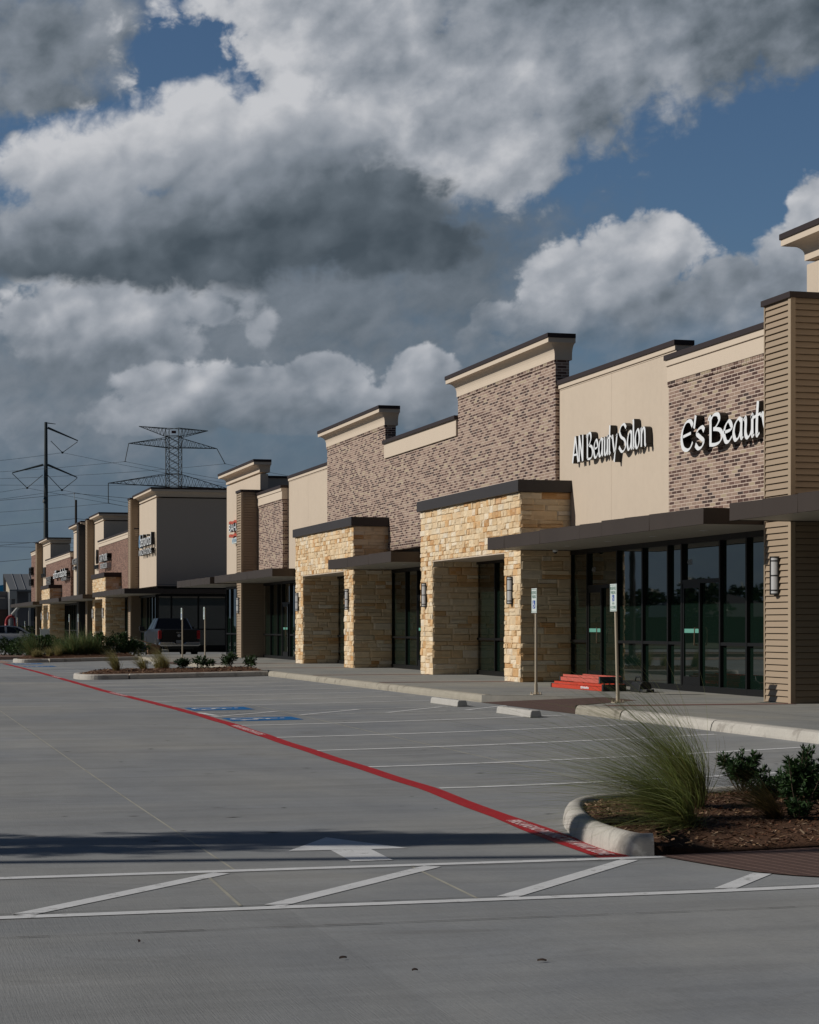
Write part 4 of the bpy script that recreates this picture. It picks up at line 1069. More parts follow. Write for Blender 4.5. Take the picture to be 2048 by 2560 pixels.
# ------------------------------------------------------------------ parking signs
def sign_post(u, v, z, label, rows, lean=(0, 0), wheel=True, h=2.12):
    t = thing('parking_sign', label, 'parking sign', (u, v, z), 'accessible parking signs along the walk')
    top = (u+lean[0], v+lean[1], h)
    def at(zz, du=0): f = (zz-z)/(h-z); return (u+lean[0]*f+du, v+lean[1]*f, zz)
    m = MB(); m.tube((u, v, z), at(h-.03), .026, .024, 14); m.tube((u, v, z), (u, v, z+.20), .033, .031, 14); m.build('pole', 'post', t, smooth=False)
    m = MB(); m.box(u-.09, u+.09, v-.09, v+.09, z, z+.012)
    for a in (-1, 1):
        for b in (-1, 1): m.tube((u+.07*a, v+.07*b, z+.01), (u+.07*a, v+.07*b, z+.05), .011, n=6)
    m.build('base_plate', 'post', t)
    W, H = .305, .457; c = at(h-H/2); sh = -lean[1]*.25
    m = MB(); m.box(c[0]-.040, c[0]-.036, c[1]-W/2, c[1]+W/2, h-H, h); p = m.build('sign_plate', 'plate', t, bevel=.0015)
    m = MB(); x = c[0]-.042; e = .012
    for a, b, d, f in ((-W/2+e, W/2-e, h-.022, h-.016), (-W/2+e, W/2-e, h-H+.016, h-H+.022), (-W/2+e, -W/2+e+.006, h-H+.016, h-.016), (W/2-e-.006, W/2-e, h-H+.016, h-.016)):
        m.poly([(x, c[1]+a, d), (x, c[1]+b, d), (x, c[1]+b, f), (x, c[1]+a, f)])
    for txt, z0, hh, ww in rows: put_text(m, txt, .06, (x, c[1]+ww/2, h-z0-hh), WX, WY, width=ww, height=hh, bold=.0)
    m.build('sign_lettering', 'green', p, fix=False)
    s0 = .235 if len(rows) > 2 else .30; q = .105 if len(rows) > 2 else .15
    m = MB(); m.poly([(x-.0005, c[1]-q/2, h-s0-q/2), (x-.0005, c[1]+q/2, h-s0-q/2), (x-.0005, c[1]+q/2, h-s0+q/2), (x-.0005, c[1]-q/2, h-s0+q/2)]); m.build('blue_square', 'sblue', p, fix=False)
    m = MB()
    def P(a, b): return (x-.0015, c[1]+(.5-a)*q, h-s0+(b-.5)*q)
    def seg(a, b, w, k=0):
        d = Vector((b[0]-a[0], b[1]-a[1])).normalized(); n = Vector((-d.y, d.x))*w/2
        pp = [P(a[0]+n.x, a[1]+n.y), P(b[0]+n.x, b[1]+n.y), P(b[0]-n.x, b[1]-n.y), P(a[0]-n.x, a[1]-n.y)]
        m.poly([(X-.0002*k, Y, Z) for X, Y, Z in pp])
    for i in range(14):
        a0 = radians(110+i*18.6); a1 = radians(110+(i+1)*18.6); seg((.42+.25*cos(a0), .36+.25*sin(a0)), (.42+.25*cos(a1), .36+.25*sin(a1)), .08, i % 3)
    seg((.42, .95), (.42, .85), .13, 4); seg((.42, .82), (.44, .46), .10, 5); seg((.44, .48), (.68, .48), .09, 6); seg((.68, .48), (.80, .2), .09, 7); seg((.43, .66), (.64, .66), .08, 8)
    m.build('wheelchair_symbol', 'white', p, fix=False)
    return t
R2 = [('RESERVED', .045, .055, .25), ('PARKING', .115, .055, .22)]
sign_post(12.14, 31.55, .14, 'leaning tan sign post reading reserved parking van accessible, in front of the ladders', R2+[('VAN', .305, .04, .10), ('ACCESSIBLE', .365, .045, .24)], lean=(-.035, .03))
sign_post(12.10, 35.66, .14, 'tan reserved parking sign post beside the nearest stone pier', [('RESERVED', .05, .06, .25), ('PARKING', .125, .06, .22)])
sign_post(12.20, 73.9, .14, 'tan sign post right of the pickup, seen nearly edge on', R2+[('VAN', .305, .04, .10), ('ACCESSIBLE', .365, .045, .24)])
sign_post(12.04, 78.3, .14, 'tan sign post standing in front of the pickup tailgate', R2)
sign_post(12.1, 118.0, .14, 'pale sign post behind the bushes, right of a dark shopfront', R2)
sign_post(12.1, 123.3, .14, 'pale sign post rising from the tall bushes beside the stone pier', R2)
sign_post(12.3, 160.5, .0, 'small white-topped sign post behind the silver car', R2, h=1.8)
sign_post(12.1, 166.0, .14, 'thin pale sign post above the silver car roof', R2)

# ------------------------------------------------------------------ ladders, tool bag, security camera
def ladder(label, u, v0, v1, z, skew, red, w=.46, th=.14, cap='black_plastic'):
    """closed step ladder lying flat: two pairs of channel rails, treads and a plastic top"""
    t = thing('step_ladder', label, 'ladder', (u, (v0+v1)/2, z), 'step ladders lying on the walk')
    def P(a, s, h): return (u+a+skew*(v0-s), s, z+h)
    def bar(m, a0, a1, s0, s1, h0, h1):
        b = len(m.v); m.v += [P(a0, s0, h0), P(a1, s0, h0), P(a1, s1, h0), P(a0, s1, h0), P(a0, s0, h1), P(a1, s0, h1), P(a1, s1, h1), P(a0, s1, h1)]
        for f in ((0, 3, 2, 1), (4, 5, 6, 7), (0, 1, 5, 4), (1, 2, 6, 5), (2, 3, 7, 6), (3, 0, 4, 7)): m.face([b+i for i in f])
    for a in (0, w-.03):
        m = MB(); bar(m, a, a+.006, v0, v1, 0, .085); bar(m, a, a+.03, v0, v1, 0, .006); bar(m, a, a+.03, v0, v1, .079, .085); m.build('rail', red, t)
        m = MB(); bar(m, a+.012, a+.018, v0-.12, v1+.02, .09, th); bar(m, a+.012, a+.03, v0-.12, v1+.02, th-.006, th); m.build('rear_rail', red, t)
    k = 7
    for i in range(k):
        s = v1+.28+(v0-v1-.4)*i/k; m = MB(); bar(m, .03, w-.03, s, s+.075, .015, .03); bar(m, .03, w-.03, s, s+.008, .015, .06); m.build('tread', 'alu', t)
    m = MB(); bar(m, -.012, w+.012, v1-.01, v1+.07, -.0, th-.005); m.build('top_cap', cap, t, bevel=.006)
    m = MB()
    for a in (-.004, w-.034): bar(m, a, a+.04, v0-.005, v0+.05, -.0, .09)
    m.build('foot', cap, t)
    return t
l1 = ladder('orange-red step ladder lying at the bottom of the pair on the walk', 13.90, 39.95, 37.05, .142, .02, 'ladder_red')
m = MB(); r = random.Random(5)
for i in range(9):
    a = 38.25-.05*i; x = 13.888+.02*(39.95-a)
    m.poly([(x, a, .166), (x, a-.04*r.uniform(.5, 1), .166), (x, a-.04, .166+.05*r.uniform(.7, 1)), (x, a, .166+.05*r.uniform(.7, 1))])
m.build('stencil_patch', 'white', l1, fix=False)
l2 = ladder('faded red step ladder with grey end cap lying on top of the other ladder', 13.99, 39.65, 37.25, .288, -.01, 'ladder_pink', cap='steel')
m = MB()
for a, w, c in ((39.02, .09, 1), (38.80, .12, 0), (38.55, .06, 2)):
    m.poly([(13.984, a, .305), (13.984, a-w, .305), (13.984, a-w, .355), (13.984, a, .355)], c)
m.build('warning_sticker', ['yellow', 'black_plastic', 'white'], l2, fix=False)
t = thing('tool_bag', 'black tool bag with coiled strap on the walk behind the leaning sign post', 'bag', (14.55, 36.55, .142))
m = MB(); m.prism([(14.42, .142), (14.44, .29), (14.50, .35), (14.62, .35), (14.68, .29), (14.70, .142)], 36.35, 36.85); m.build('bag_body', 'black_plastic', t, bevel=.02)
m = MB(); m.path([(14.5, 36.45, .34), (14.5, 36.5, .43), (14.5, 36.7, .43), (14.5, 36.75, .34)], .014, 8); m.build('bag_handle', 'black_plastic', t)
m = MB()
pts = [(14.50+.12*cos(a*.7), 36.12+.13*sin(a*.7), .165+.012*(a//9)) for a in range(28)]; m.path(pts, .018, 6); m.build('coiled_strap', 'black_plastic', t)
t = thing('security_camera', 'small white dome camera under the canopy beside the nearest stone pier', 'camera', (15.15, 43.30, 3.12))
m = MB(); m.lathe((15.15, 43.30, 3.145), (0, 0, -1), [(.055, 0), (.06, .03), (.05, .05), (0, .055)], 16); m.build('camera_base', 'white', t)
m = MB(); m.lathe((15.15, 43.30, 3.10), (0, 0, -1), [(.045, 0), (.042, .02), (.03, .036), (0, .045)], 16); m.build('camera_dome', 'black_plastic', t, smooth=True)

# ------------------------------------------------------------------ pickup truck (rear towards the camera)
def wheel(root, u, v, z, r, w, rim='chrome', side=-1):
    m = MB(); m.lathe((u, v, z), (side, 0, 0), [(r*.62, 0), (r*.9, 0), (r, .03), (r, w-.03), (r*.93, w), (r*.64, w)], 28); wh = m.build('wheel', 'tyre', root, smooth=False)
    m = MB(); m.lathe((u, v, z), (side, 0, 0), [(r*.66, w-.0), (r*.62, w-.02), (r*.55, w-.05), (r*.2, w-.03), (0, w-.02)], 20)
    for i in range(6):
        a = 2*pi*i/6; m.tube((u+side*(w-.03), v+.12*r*cos(a), z+.12*r*sin(a)), (u+side*(w-.02), v+.6*r*cos(a), z+.6*r*sin(a)), .03, .025, 6)
    m.build('rim', rim, wh); return wh
TU, TV = 14.62, 96.0
T = thing('pickup_truck', 'dark grey pickup parked nose-in with its tailgate and chrome bumper to the camera', 'truck', (TU, TV, 0))
def loft(rows, closed_ends=True):
    m = MB(); k = len(rows[0])
    for r in rows: m.v += r
    for i in range(len(rows)-1):
        for j in range(k): m.face((i*k+j, i*k+(j+1) % k, (i+1)*k+(j+1) % k, (i+1)*k+j))
    if closed_ends: m.face(range(k)); m.face([(len(rows)-1)*k+j for j in range(k)][::-1])
    return m
def sect(v, hw, z0, z1, cham=.08, top=None):
    top = top or hw
    return [(TU-hw+.03, v, z0), (TU-hw, v, z0+.15), (TU-hw, v, z1-cham*1.6), (TU-top+cham*.4, v, z1), (TU+top-cham*.4, v, z1), (TU+hw, v, z1-cham*1.6), (TU+hw, v, z0+.15), (TU+hw-.03, v, z0)]
loft([sect(TV+.06, .93, .58, 1.24), sect(TV+.10, .99, .52, 1.27), sect(TV+1.0, 1.0, .50, 1.27), sect(TV+1.9, 1.0, .46, 1.27)]).build('cargo_bed', 'truck', T, bevel=.015)
m = MB(); m.box(TU-.85, TU+.85, TV+.16, TV+1.8, 1.2, 1.278); m.build('bed_liner', 'black_plastic', T)
loft([sect(TV+1.92, 1.0, .44, 1.25), sect(TV+3.2, 1.0, .42, 1.24), sect(TV+4.4, .99, .42, 1.22), sect(TV+4.45, .98, .42, 1.18), sect(TV+5.5, .95, .45, 1.12), sect(TV+5.75, .86, .5, 1.0)]).build('cab_body', 'truck', T, bevel=.02)
def gh(v, hw, z): return [(TU-hw, v, z), (TU+hw, v, z)]
A0, A1, A2, A3 = gh(TV+1.95, .93, 1.23), gh(TV+2.3, .70, 1.80), gh(TV+3.75, .70, 1.80), gh(TV+4.45, .92, 1.22)
m = MB(); k = [A0[0], A0[1], A1[1], A1[0]]
for f in (k, [A1[0], A1[1], A2[1], A2[0]], [A2[0], A2[1], A3[1], A3[0]], [A0[0], A1[0], A2[0], A3[0]], [A0[1], A1[1], A2[1], A3[1]]): m.poly(f)
bm_ = m.build('cab_roof', 'truck', T, bevel=.03)
m = MB()
def inset(q, f, off):
    c = sum((Vector(p) for p in q), Vector())/len(q); n = (Vector(q[1])-Vector(q[0])).cross(Vector(q[2])-Vector(q[0])).normalized()*off
    return [tuple(c+(Vector(p)-c)*f+n) for p in q]
def outward(q, f, d, ref):
    a = inset(q, f, d); 
    return a if (sum((Vector(p) for p in a), Vector())/len(a)-ref).length > (sum((Vector(p) for p in q), Vector())/len(q)-ref).length else inset(q, f, -d)
ref = Vector((TU, TV+3.2, 1.4))
m.poly(outward(k, .88, .006, ref)); m.build('rear_window', 'carglass', T, fix=False)
for sgn in (0, 1):
    q = [A0[sgn], A1[sgn], A2[sgn], A3[sgn]]
    q0 = [Vector(x) for x in q]
    fr = [q0[0].lerp(q0[3], .16), q0[1].lerp(q0[2], .08), q0[1].lerp(q0[2], .46), q0[0].lerp(q0[3], .52)]
    r2 = [q0[0].lerp(q0[3], .55), q0[1].lerp(q0[2], .51), q0[1].lerp(q0[2], .95), q0[0].lerp(q0[3], .93)]
    for g in (fr, r2):
        m = MB(); m.poly(outward([tuple(x) for x in g], .86, .006, ref)); m.build('side_window', 'carglass', T, fix=False)
    s = -1 if sgn == 0 else 1
    m = MB(); m.path([tuple(Vector(A0[sgn])+Vector((s*.012, -.0, 0))), tuple(Vector(A1[sgn])+Vector((s*.0, -.01, .0)))], .012, 6); m.build('pillar_trim', 'chrome', T)
    m = MB(); x = TU+s*1.0; m.path([(x-s*.02, TV+4.25, 1.22), (x+s*.12, TV+4.22, 1.27)], .03, 6); m.prism([(x+s*.10, 1.16), (x+s*.36, 1.19), (x+s*.37, 1.40), (x+s*.12, 1.40)], TV+4.15, TV+4.30); m.build('wing_mirror', 'black_plastic', T, bevel=.02)
    wheel(T, TU+s*.74, TV+1.05, .39, .39, .27, side=s); wheel(T, TU+s*.74, TV+4.65, .39, .39, .27, side=s)
    m = MB(); m.box(x-s*.16, x+s*.012, TV+.04, TV+.16, .80, 1.20); m.build('tail_light', 'taillight', T, bevel=.02)
    m = MB()
    for vv in (TV+1.05, TV+4.65):
        pr = [(vv+.50*cos(pi*i/10), .40+.50*sin(pi*i/10)) for i in range(11)]+[(vv-.50, .36), (vv+.50, .36)]
        m.prism(pr, x-s*.2, x+s*.004, axis='x')
    m.build('wheel_arch', 'black_plastic', T)
m = MB(); m.box(TU-.80, TU+.80, TV+.015, TV+.07, .66, 1.25); tg = m.build('tailgate', 'truck_dark', T, bevel=.025)
m = MB(); m.box(TU-.14, TU+.14, TV-.0, TV+.02, 1.08, 1.13); m.build('tailgate_handle', 'chrome', tg, bevel=.006)
m = MB(); m.lathe((TU-.02, TV+.015, .96), (0, -1, 0), [(0, .012), (.06, .012), (.075, 0)], 12); m.build('badge', 'alu', tg)
m = MB(); m.prism([(TU-1.0, .52), (TU-.95, .66), (TU-.28, .66), (TU-.22, .58), (TU+.22, .58), (TU+.28, .66), (TU+.95, .66), (TU+1.0, .52), (TU+.9, .46), (TU-.9, .46)], TV-.13, TV+.08); m.build('rear_bumper', 'chrome', T, bevel=.03)
m = MB(); m.box(TU-.16, TU+.16, TV-.005, TV+.01, .60, .74); m.build('number_plate', 'number', T)
m = MB(); m.box(TU-.75, TU+.75, TV+.3, TV+5.3, .30, .52); m.build('chassis', 'black_plastic', T)
m = MB(); m.tube((TU-.15, TV+3.4, 1.80), (TU-.15, TV+3.35, 1.95), .01, n=6); m.build('aerial', 'black_plastic', T)

# ------------------------------------------------------------------ silver car behind the far bushes
CU, CV = 5.60, 117.6
C = thing('parked_car', 'silver saloon car behind the bushes at the far left, cut by the frame', 'car', (CU+2.3, CV, 0))
def csec(x, hw, z0, z1): return [(CU+x, CV-hw, z0+.12), (CU+x, CV-hw-.03, (z0+z1)/2), (CU+x, CV-hw+.06, z1), (CU+x, CV+hw-.06, z1), (CU+x, CV+hw+.03, (z0+z1)/2), (CU+x, CV+hw, z0+.12), (CU+x, CV+hw-.1, z0), (CU+x, CV-hw+.1, z0)]
m = loft([csec(0, .70, .4, .82), csec(.12, .82, .28, .96), csec(.9, .88, .22, 1.02), csec(2.0, .90, .2, .99), csec(3.4, .90, .2, .97), csec(4.0, .87, .22, .90), csec(4.5, .78, .25, .74), csec(4.68, .62, .32, .60)])
m.build('body', 'silver', C, smooth=True)
G = [(.75, 1.0, .80), (1.45, 1.39, .62), (2.5, 1.45, .62), (3.05, 1.38, .64), (3.72, .95, .82)]
m = MB(); L = [(CU+x, CV-h, z) for x, z, h in G]; R = [(CU+x, CV+h, z) for x, z, h in G]
m.strip(L, R); m.poly(L); m.poly(R[::-1]); m.build('cabin', 'silver', C, bevel=.03)
m = MB(); e = .028
for s in (-1, 1):
    def Q(x, z): 
        f = (z-1.0)/.42; h = .81-.18*f; return (CU+x, CV+s*(h+.012), z)
    for g in ([Q(1.02, 1.03), Q(1.5, 1.34), Q(2.20, 1.38), Q(2.22, 1.03)], [Q(2.34, 1.03), Q(2.32, 1.38), Q(2.92, 1.335), Q(3.42, 1.03)]):
        m = MB(); m.poly(g); m.build('side_window', 'carglass', C, fix=False)
m = MB()
for (a, b) in ((0, 1), (3, 4)):
    q = [Vector(L[a]), Vector(L[b]), Vector(R[b]), Vector(R[a])]; m.poly([tuple(p+Vector((-.004 if a == 0 else .008, 0, .008))) for p in inset(q, .86, 0) and [Vector(x) for x in inset(q, .86, 0)]])
m.build('windscreen', 'carglass', C, fix=False)
for s in (-1, 1):
    for x in (.85, 3.75): wheel(C, 0, 0, 0, .01, .01) if False else None
    m = MB()
    for x in (.85, 3.75): m.lathe((CU+x, CV+s*.72, .32), (0, s, 0), [(.2, 0), (.30, 0), (.32, .03), (.32, .17), (.2, .2)], 20)
    m.build('wheel', 'tyre', C)
    m = MB(); m.prism([(CU+3.02, .98), (CU+3.22, .98), (CU+3.18, 1.10), (CU+3.04, 1.12)], CV+s*.86, CV+s*1.0); m.build('wing_mirror', 'silver', C, bevel=.02)
m = MB(); m.box(CU+2.0, CU+2.16, CV-.935, CV-.90, .86, .885); m.build('door_handle', 'chrome', C)

# box and board beside the truck
t = thing('cardboard_box', 'brown cardboard box with tan flap and blue rag beside the pickup', 'box', (13.15, 94.9, 0))
m = MB(); q = [(12.98, 0), (13.42, 0), (13.50, .50), (12.92, .58)]; m.prism(q, 94.7, 95.2); m.build('box_body', 'cardboard', t, bevel=.01)
m = MB(); m.prism([(12.25, .86), (12.22, .82), (13.3, .50), (13.33, .55)], 94.75, 94.95); m.build('flap', M('pale_card', (.42, .27, .17), .8), t)
m = MB(); m.lathe((12.72, 94.8, .38), (1, 0, 0), [(0, -.2), (.11, -.14), (.15, 0), (.1, .14), (0, .2)], 10); m.build('rag', M('blue_rag', (.07, .08, .13), .9), t)

# A-frame board
t = thing('sandwich_board', 'white A-frame board with a dark picture standing before the stone piers', 'board', (12.75, 148, .14))
m = MB()
for s in (-1, 1): m.prism([(148+s*.26, .14), (148+s*.30, .14), (148+s*.05, 1.2), (148+s*.01, 1.2)], 12.42, 13.08, axis='x')
m.build('board', 'plate', t)
m = MB()
for u in (12.42, 12.72, 13.05): m.box(u-.05, u+.05, 147.93, 148.07, 1.19, 1.27)
m.build('top_clip', 'plate', t)
m = MB(); m.poly([(12.78, 147.82, .55), (13.02, 147.82, .55), (13.02, 147.90, .95), (12.78, 147.90, .95)]); m.build('picture', 'black_plastic', t, fix=False)
m = MB(); m.poly([(12.5, 147.86, .75), (12.7, 147.86, .75), (12.7, 147.9, .98), (12.5, 147.9, .98)]); m.build('printed_panel', 'blue_sign', t, fix=False)

# ------------------------------------------------------------------ buildings at the far left
G1 = thing('playhouse_store', 'grey clad store with a standing-seam tower roof beyond the shop row', 'building', (17.6, 236, 0))
G1.name = 'grey_store'
gu0, gu1, gv = 16.35, 26.0, 234.0
m = MB(); m.box(gu0, gu1, gv, gv+8, 0, 5.4); m.build('wall', 'greywall', G1)
m = MB(); m.box(gu0+2.2, gu0+7, gv-.06, gv, 2.0, 5.1); m.build('clad_panel', M('slate_panel', (.045, .055, .068), .6), G1)
m = MB(); m.box(gu0+2.2, gu0+9, gv-.10, gv-.05, 3.78, 3.84); m.build('band', 'greymetal', G1)
m = MB(); r0, r1 = gu0-.35, gu1
m.poly([(r0+.1, gv-1.0, 5.55), (r1, gv-1.0, 5.55), (r1, gv+4, 7.45), (r0-.3, gv+4, 7.45)]); m.poly([(r0+.1, gv+9, 5.55), (r1, gv+9, 5.55), (r1, gv+4, 7.45), (r0-.3, gv+4, 7.45)])
m.poly([(r0+.1, gv-1.0, 5.35), (r1, gv-1.0, 5.35), (r1, gv-1.0, 5.55), (r0+.1, gv-1.0, 5.55)])
rf = m.build('roof', 'greymetal', G1)
m = MB()
for i in range(14):
    u = r0+.95+i*.95; m.prism([(u-.05, 0), (u+.05, 0), (u+.05, .09), (u-.05, .09)], 0, 1) if False else None
    m.tube((u, gv-1.0, 5.58), (u-.25, gv+4, 7.48), .05, n=4)
m.build('seam', 'greywall', rf)
m = MB(); m.poly([(gu0, gv, 5.35), (gu0-.02, gv+8, 5.35), (gu0-.3, gv+4, 7.35)]); m.build('gable', 'beigewall', G1)
m = MB(); m.box(gu0-.25, gu0+.55, gv-1.1, gv-.3, 4.5, 5.4); m.build('beam', 'palewall', G1)
for u in (gu0-.15, gu0+.5, gu0+2.0): 
    m = MB(); m.box(u-.11, u+.11, gv-1.0, gv-.8, 0, 5.2); m.build('post', 'palewall', G1)
W1 = thing('beige_store', 'low store with grey parapet, beige panel and brown end at the left edge', 'building', (10, 240, 0))
m = MB(); m.box(5, 16.1, 240, 252, 0, 3.0); m.build('wall', 'beigewall', W1)
m = MB(); m.box(5, 14.9, 239.9, 240, 0, 2.0); m.build('base_wall', 'palewall', W1)
m = MB(); m.box(15.0, 18.2, 239.2, 246, 0, 3.4); m.build('end_wall', 'brownwall', W1)
m = MB(); m.box(4, 17.0, 239.0, 253, 3.35, 4.75); m.box(4, 20, 239.5, 252, 4.7, 5.45); m.build('parapet', 'greywall', W1)
m = MB(); m.box(4, 16.0, 238.9, 239.0, 4.62, 4.72); m.build('trim', 'palewall', W1)
t = thing('roof_canopy', 'bright blue and white roof peeking over the low store', 'roof', (18.5, 270, 0))
m = MB(); m.box(16.8, 24, 270, 276, 0, 5.5); m.build('wall', 'palewall', t)
m = MB(); m.poly([(17.0, 269.8, 5.4), (22.0, 269.8, 5.4), (22.0, 269.8, 6.9), (17.0, 269.8, 5.9)]); m.box(17, 22, 269.9, 270.4, 5.4, 5.9); m.build('white_panel', 'white', t)
m = MB(); m.poly([(17.0, 269.7, 5.9), (21.5, 269.7, 6.3), (21.5, 269.7, 7.3), (17.0, 269.7, 6.7)]); m.prism([(17, 6.7), (21.5, 7.3), (21.5, 7.2), (17, 6.6)], 269.71, 272); m.build('blue_panel', 'skyblue', t)
t = thing('tube_slide', 'red curved tube slide with a pale straight chute before the grey store', 'slide', (15.6, 222, 0))
m = MB(); pts = [(15.0+.62-.62*cos(a), 222, 1.75+.75*sin(a)) for a in [pi*i/24 for i in range(13)]]; m.path([(15.0, 222, .95)]+pts, .17, 14); m.path([(15.62, 222, 2.5), (15.85, 222, 2.3), (15.95, 222, 1.0)], .12, 12); m.build('red_tube', 'slide_red', t, smooth=True)
m = MB(); m.tube((15.6, 222, 2.62), (16.3, 222, 3.45), .16, n=12); m.build('pale_chute', 'palewall', t)
m = MB(); m.tube((15.0, 222, -.05), (15.0, 222, .95), .16, n=10); m.tube((15.95, 222, -.05), (15.95, 222, 1.0), .11, n=10); m.build('pale_foot', 'palewall', t)

# ------------------------------------------------------------------ power line
def pylon_basis(px_th, D_r):
    a = radians(px_th); return Vector((D_r*sin(a), D_r*cos(a), 0)), Vector((cos(a), -sin(a), 0)), Vector((sin(a), cos(a), 0))
O, ex, ed = pylon_basis(4.95, 355.6)
t = thing('transmission_pole', 'tall dark steel transmission pole with drooping arms left of the lattice tower', 'power pole', O)
def K(X, Y, d=0): 
    p = O+ex*((X-665)/83)+ed*d; return (p.x, p.y, 1.42+(1565-(1030+Y/5.75))/14.43)
m = MB(); p0 = (O.x, O.y, -.4); m.tube(p0, K(665, 145), .55, .27, 12)
m.tube(K(645, 1310), K(665, 1250), .42, .42, 12)
m.build('shaft', 'steel', t)
def arm(a, b, r0=.2, r1=.09):
    m = MB(); m.tube(a, b, r0, r1, 8); m.build('arm', 'steel', t)
arm(K(690, 225), K(1120, 405)); arm(K(690, 158), K(805, 170), .09, .05); arm(K(630, 758), K(190, 880)); arm(K(690, 758), K(1112, 935))
ENDS = []
for a, b, c in ((K(735, 415), K(1115, 420), K(900, 580)), (K(190, 890), K(620, 905), K(400, 1095)), (K(692, 908), K(1110, 945), K(893, 1120))):
    m = MB(); m.path([a, c], .06, 5); m.path([b, c], .06, 5); m.lathe(c, (0, 0, 1), [(0, -.2), (.2, -.1), (.2, .1), (0, .2)], 6); m.build('insulator_string', 'lattice', t); ENDS.append(c)
O2, ex2, ed2 = pylon_basis(8.5, 332.2)
tw = thing('lattice_tower', 'steel lattice transmission tower with three stacked crossarms above the end wall', 'power pylon', O2)
def zz(Y): return 1.42+(1565-(1030+Y/4.9286))/15.3
ang = radians(15.3); axA = ex2*cos(ang)-ed2*sin(ang); axB = ex2*sin(ang)+ed2*cos(ang)          # square body turned a little
hb = 1.07
def Kb(i, z, k=1.0):
    sx, sy = ((-1, -1), (1, -1), (1, 1), (-1, 1))[i % 4]; p = O2+(axA*sx+axB*sy)*hb*k; return (p.x, p.y, z)
m = MB(); R_ = .05; zt, zb = zz(300), zz(925)
levels = [zt-(zt-zb)*i/7 for i in range(8)]
for i in range(4):
    m.tube(Kb(i, zt), Kb(i, zb), R_*1.3, n=4); m.tube(Kb(i, zb), Kb(i, -.4, 3.4), R_*1.5, n=4)
    for a, b in zip(levels, levels[1:]):
        m.tube(Kb(i, a), Kb(i+1, b), R_*.8, n=4); m.tube(Kb(i+1, a), Kb(i, b), R_*.8, n=4)
    for z in (zt, zz(440), zz(765), zb): m.tube(Kb(i, z), Kb(i+1, z), R_, n=4)
    lv = [zb*(1-j/5)**1.15 for j in range(6)]
    for a, b in zip(lv, lv[1:]):
        ka, kb = 1+2.4*(zb-a)/zb, 1+2.4*(zb-b)/zb; m.tube(Kb(i, a, ka), Kb(i+1, b, kb), R_, n=4); m.tube(Kb(i+1, a, ka), Kb(i, b, kb), R_, n=4)
m.build('tower_body', 'lattice', tw)
adir = (ex2*cos(radians(30))-ed2*sin(radians(-30))).normalized()      # left tips lean towards the camera
def tip(s, L, z): p = O2+adir*s*L/cos(radians(30)); return (p.x, p.y, z)
def crossarm(s, L, ztip, ztop, zbot):
    m = MB(); T_ = tip(s, L, ztip); ids = (0, 3) if s < 0 else (1, 2); P = []
    for i in ids:
        a, b = Kb(i, ztop), Kb(i, zbot); m.tube(a, T_, R_, n=4); m.tube(b, T_, R_, n=4); P.append((Vector(a), Vector(b)))
    n = 8; TV_ = Vector(T_)
    for a, b in P:
        for j in range(n):
            f0, f1 = j/n, (j+.5)/n; m.tube(a.lerp(TV_, f0), b.lerp(TV_, f1), R_*.6, n=4); m.tube(b.lerp(TV_, f1), a.lerp(TV_, (j+1)/n), R_*.6, n=4)
    for j in range(n): m.tube(P[0][0].lerp(TV_, j/n), P[1][0].lerp(TV_, (j+.5)/n), R_*.5, n=4)
    m.build('crossarm', 'lattice', tw); return T_
tA = crossarm(-1, 5.6, zz(205), zz(205), zz(310)); tB = crossarm(1, 5.6, zz(205), zz(205), zz(310))
tC = crossarm(-1, 7.2, zz(420), zz(320), zz(440)); tD = crossarm(1, 7.1, zz(420), zz(320), zz(440))
tE = crossarm(-1, 10.4, zz(915), zz(765), zz(920)); tF = crossarm(1, 9.0, zz(915), zz(765), zz(920))
m = MB(); m.tube(Kb(0, zz(205)), Kb(2, zz(205)), R_, n=4); m.tube(Kb(1, zz(205)), Kb(3, zz(205)), R_, n=4)
for i in range(4): m.tube(Kb(i, zz(205)), Kb(i, zz(310)), R_, n=4)
m.build('peak_frame', 'lattice', tw)
c = O2-ed2*1.2; m = MB(); m.box(c.x-.37, c.x+.37, c.y-.03, c.y+.03, zz(272), zz(240)); m.build('danger_plate', M('dull_red_plate', (.10, .03, .03), .6), tw)
for T_, dx, L in ((tC, -.6, 2.95), (tD, 1.35, 2.5), (tE, 0, 3.2)):
    m = MB(); e = Vector(T_)+ex2*dx+Vector((0, 0, -L)); m.tube(T_, e, .07, n=6); m.tube(e-ex2*.22, e+ex2*.22, .05, n=5); m.build('insulator_string', 'lattice', tw); ENDS.append(tuple(e))
t = thing('utility_pole', 'short dark wooden utility pole top showing over the far towers', 'utility pole', (25.3, 250, 0))
m = MB(); m.tube((25.3, 250, -.4), (25.3, 250, 16.9), .19, .14, 8); m.build('shaft', 'wood_pole', t)
m = MB(); m.tube((25.1, 250, 16.9), (25.1, 250, 17.7), .03, n=5); m.lathe((25.1, 250, 17.7), (0, 0, 1), [(0, -.12), (.12, 0), (0, .12)], 6); m.build('insulator', 'alu', t)
def wire(a, b, sag, name_label):
    a = Vector(a); b = Vector(b); m = MB(); n = 18
    pts = []
    for i in range(n+1):
        s = i/n; p = a.lerp(b, s); p.z -= sag*4*s*(1-s); pts.append(tuple(p))
    m.path(pts, .024, 4); o = m.build('power_line', 'wire', fix=False); tag(o, name_label, 'power line', 'overhead wires behind the shop row')
wl = 'faint thin overhead wire crossing the grey sky around the transmission pole'
for e in ENDS[:3]:
    wire(e, Vector(e)+Vector((-75, -55, -5)), 3, wl); wire(e, Vector(e)+Vector((150, 40, -5)), 5, wl)
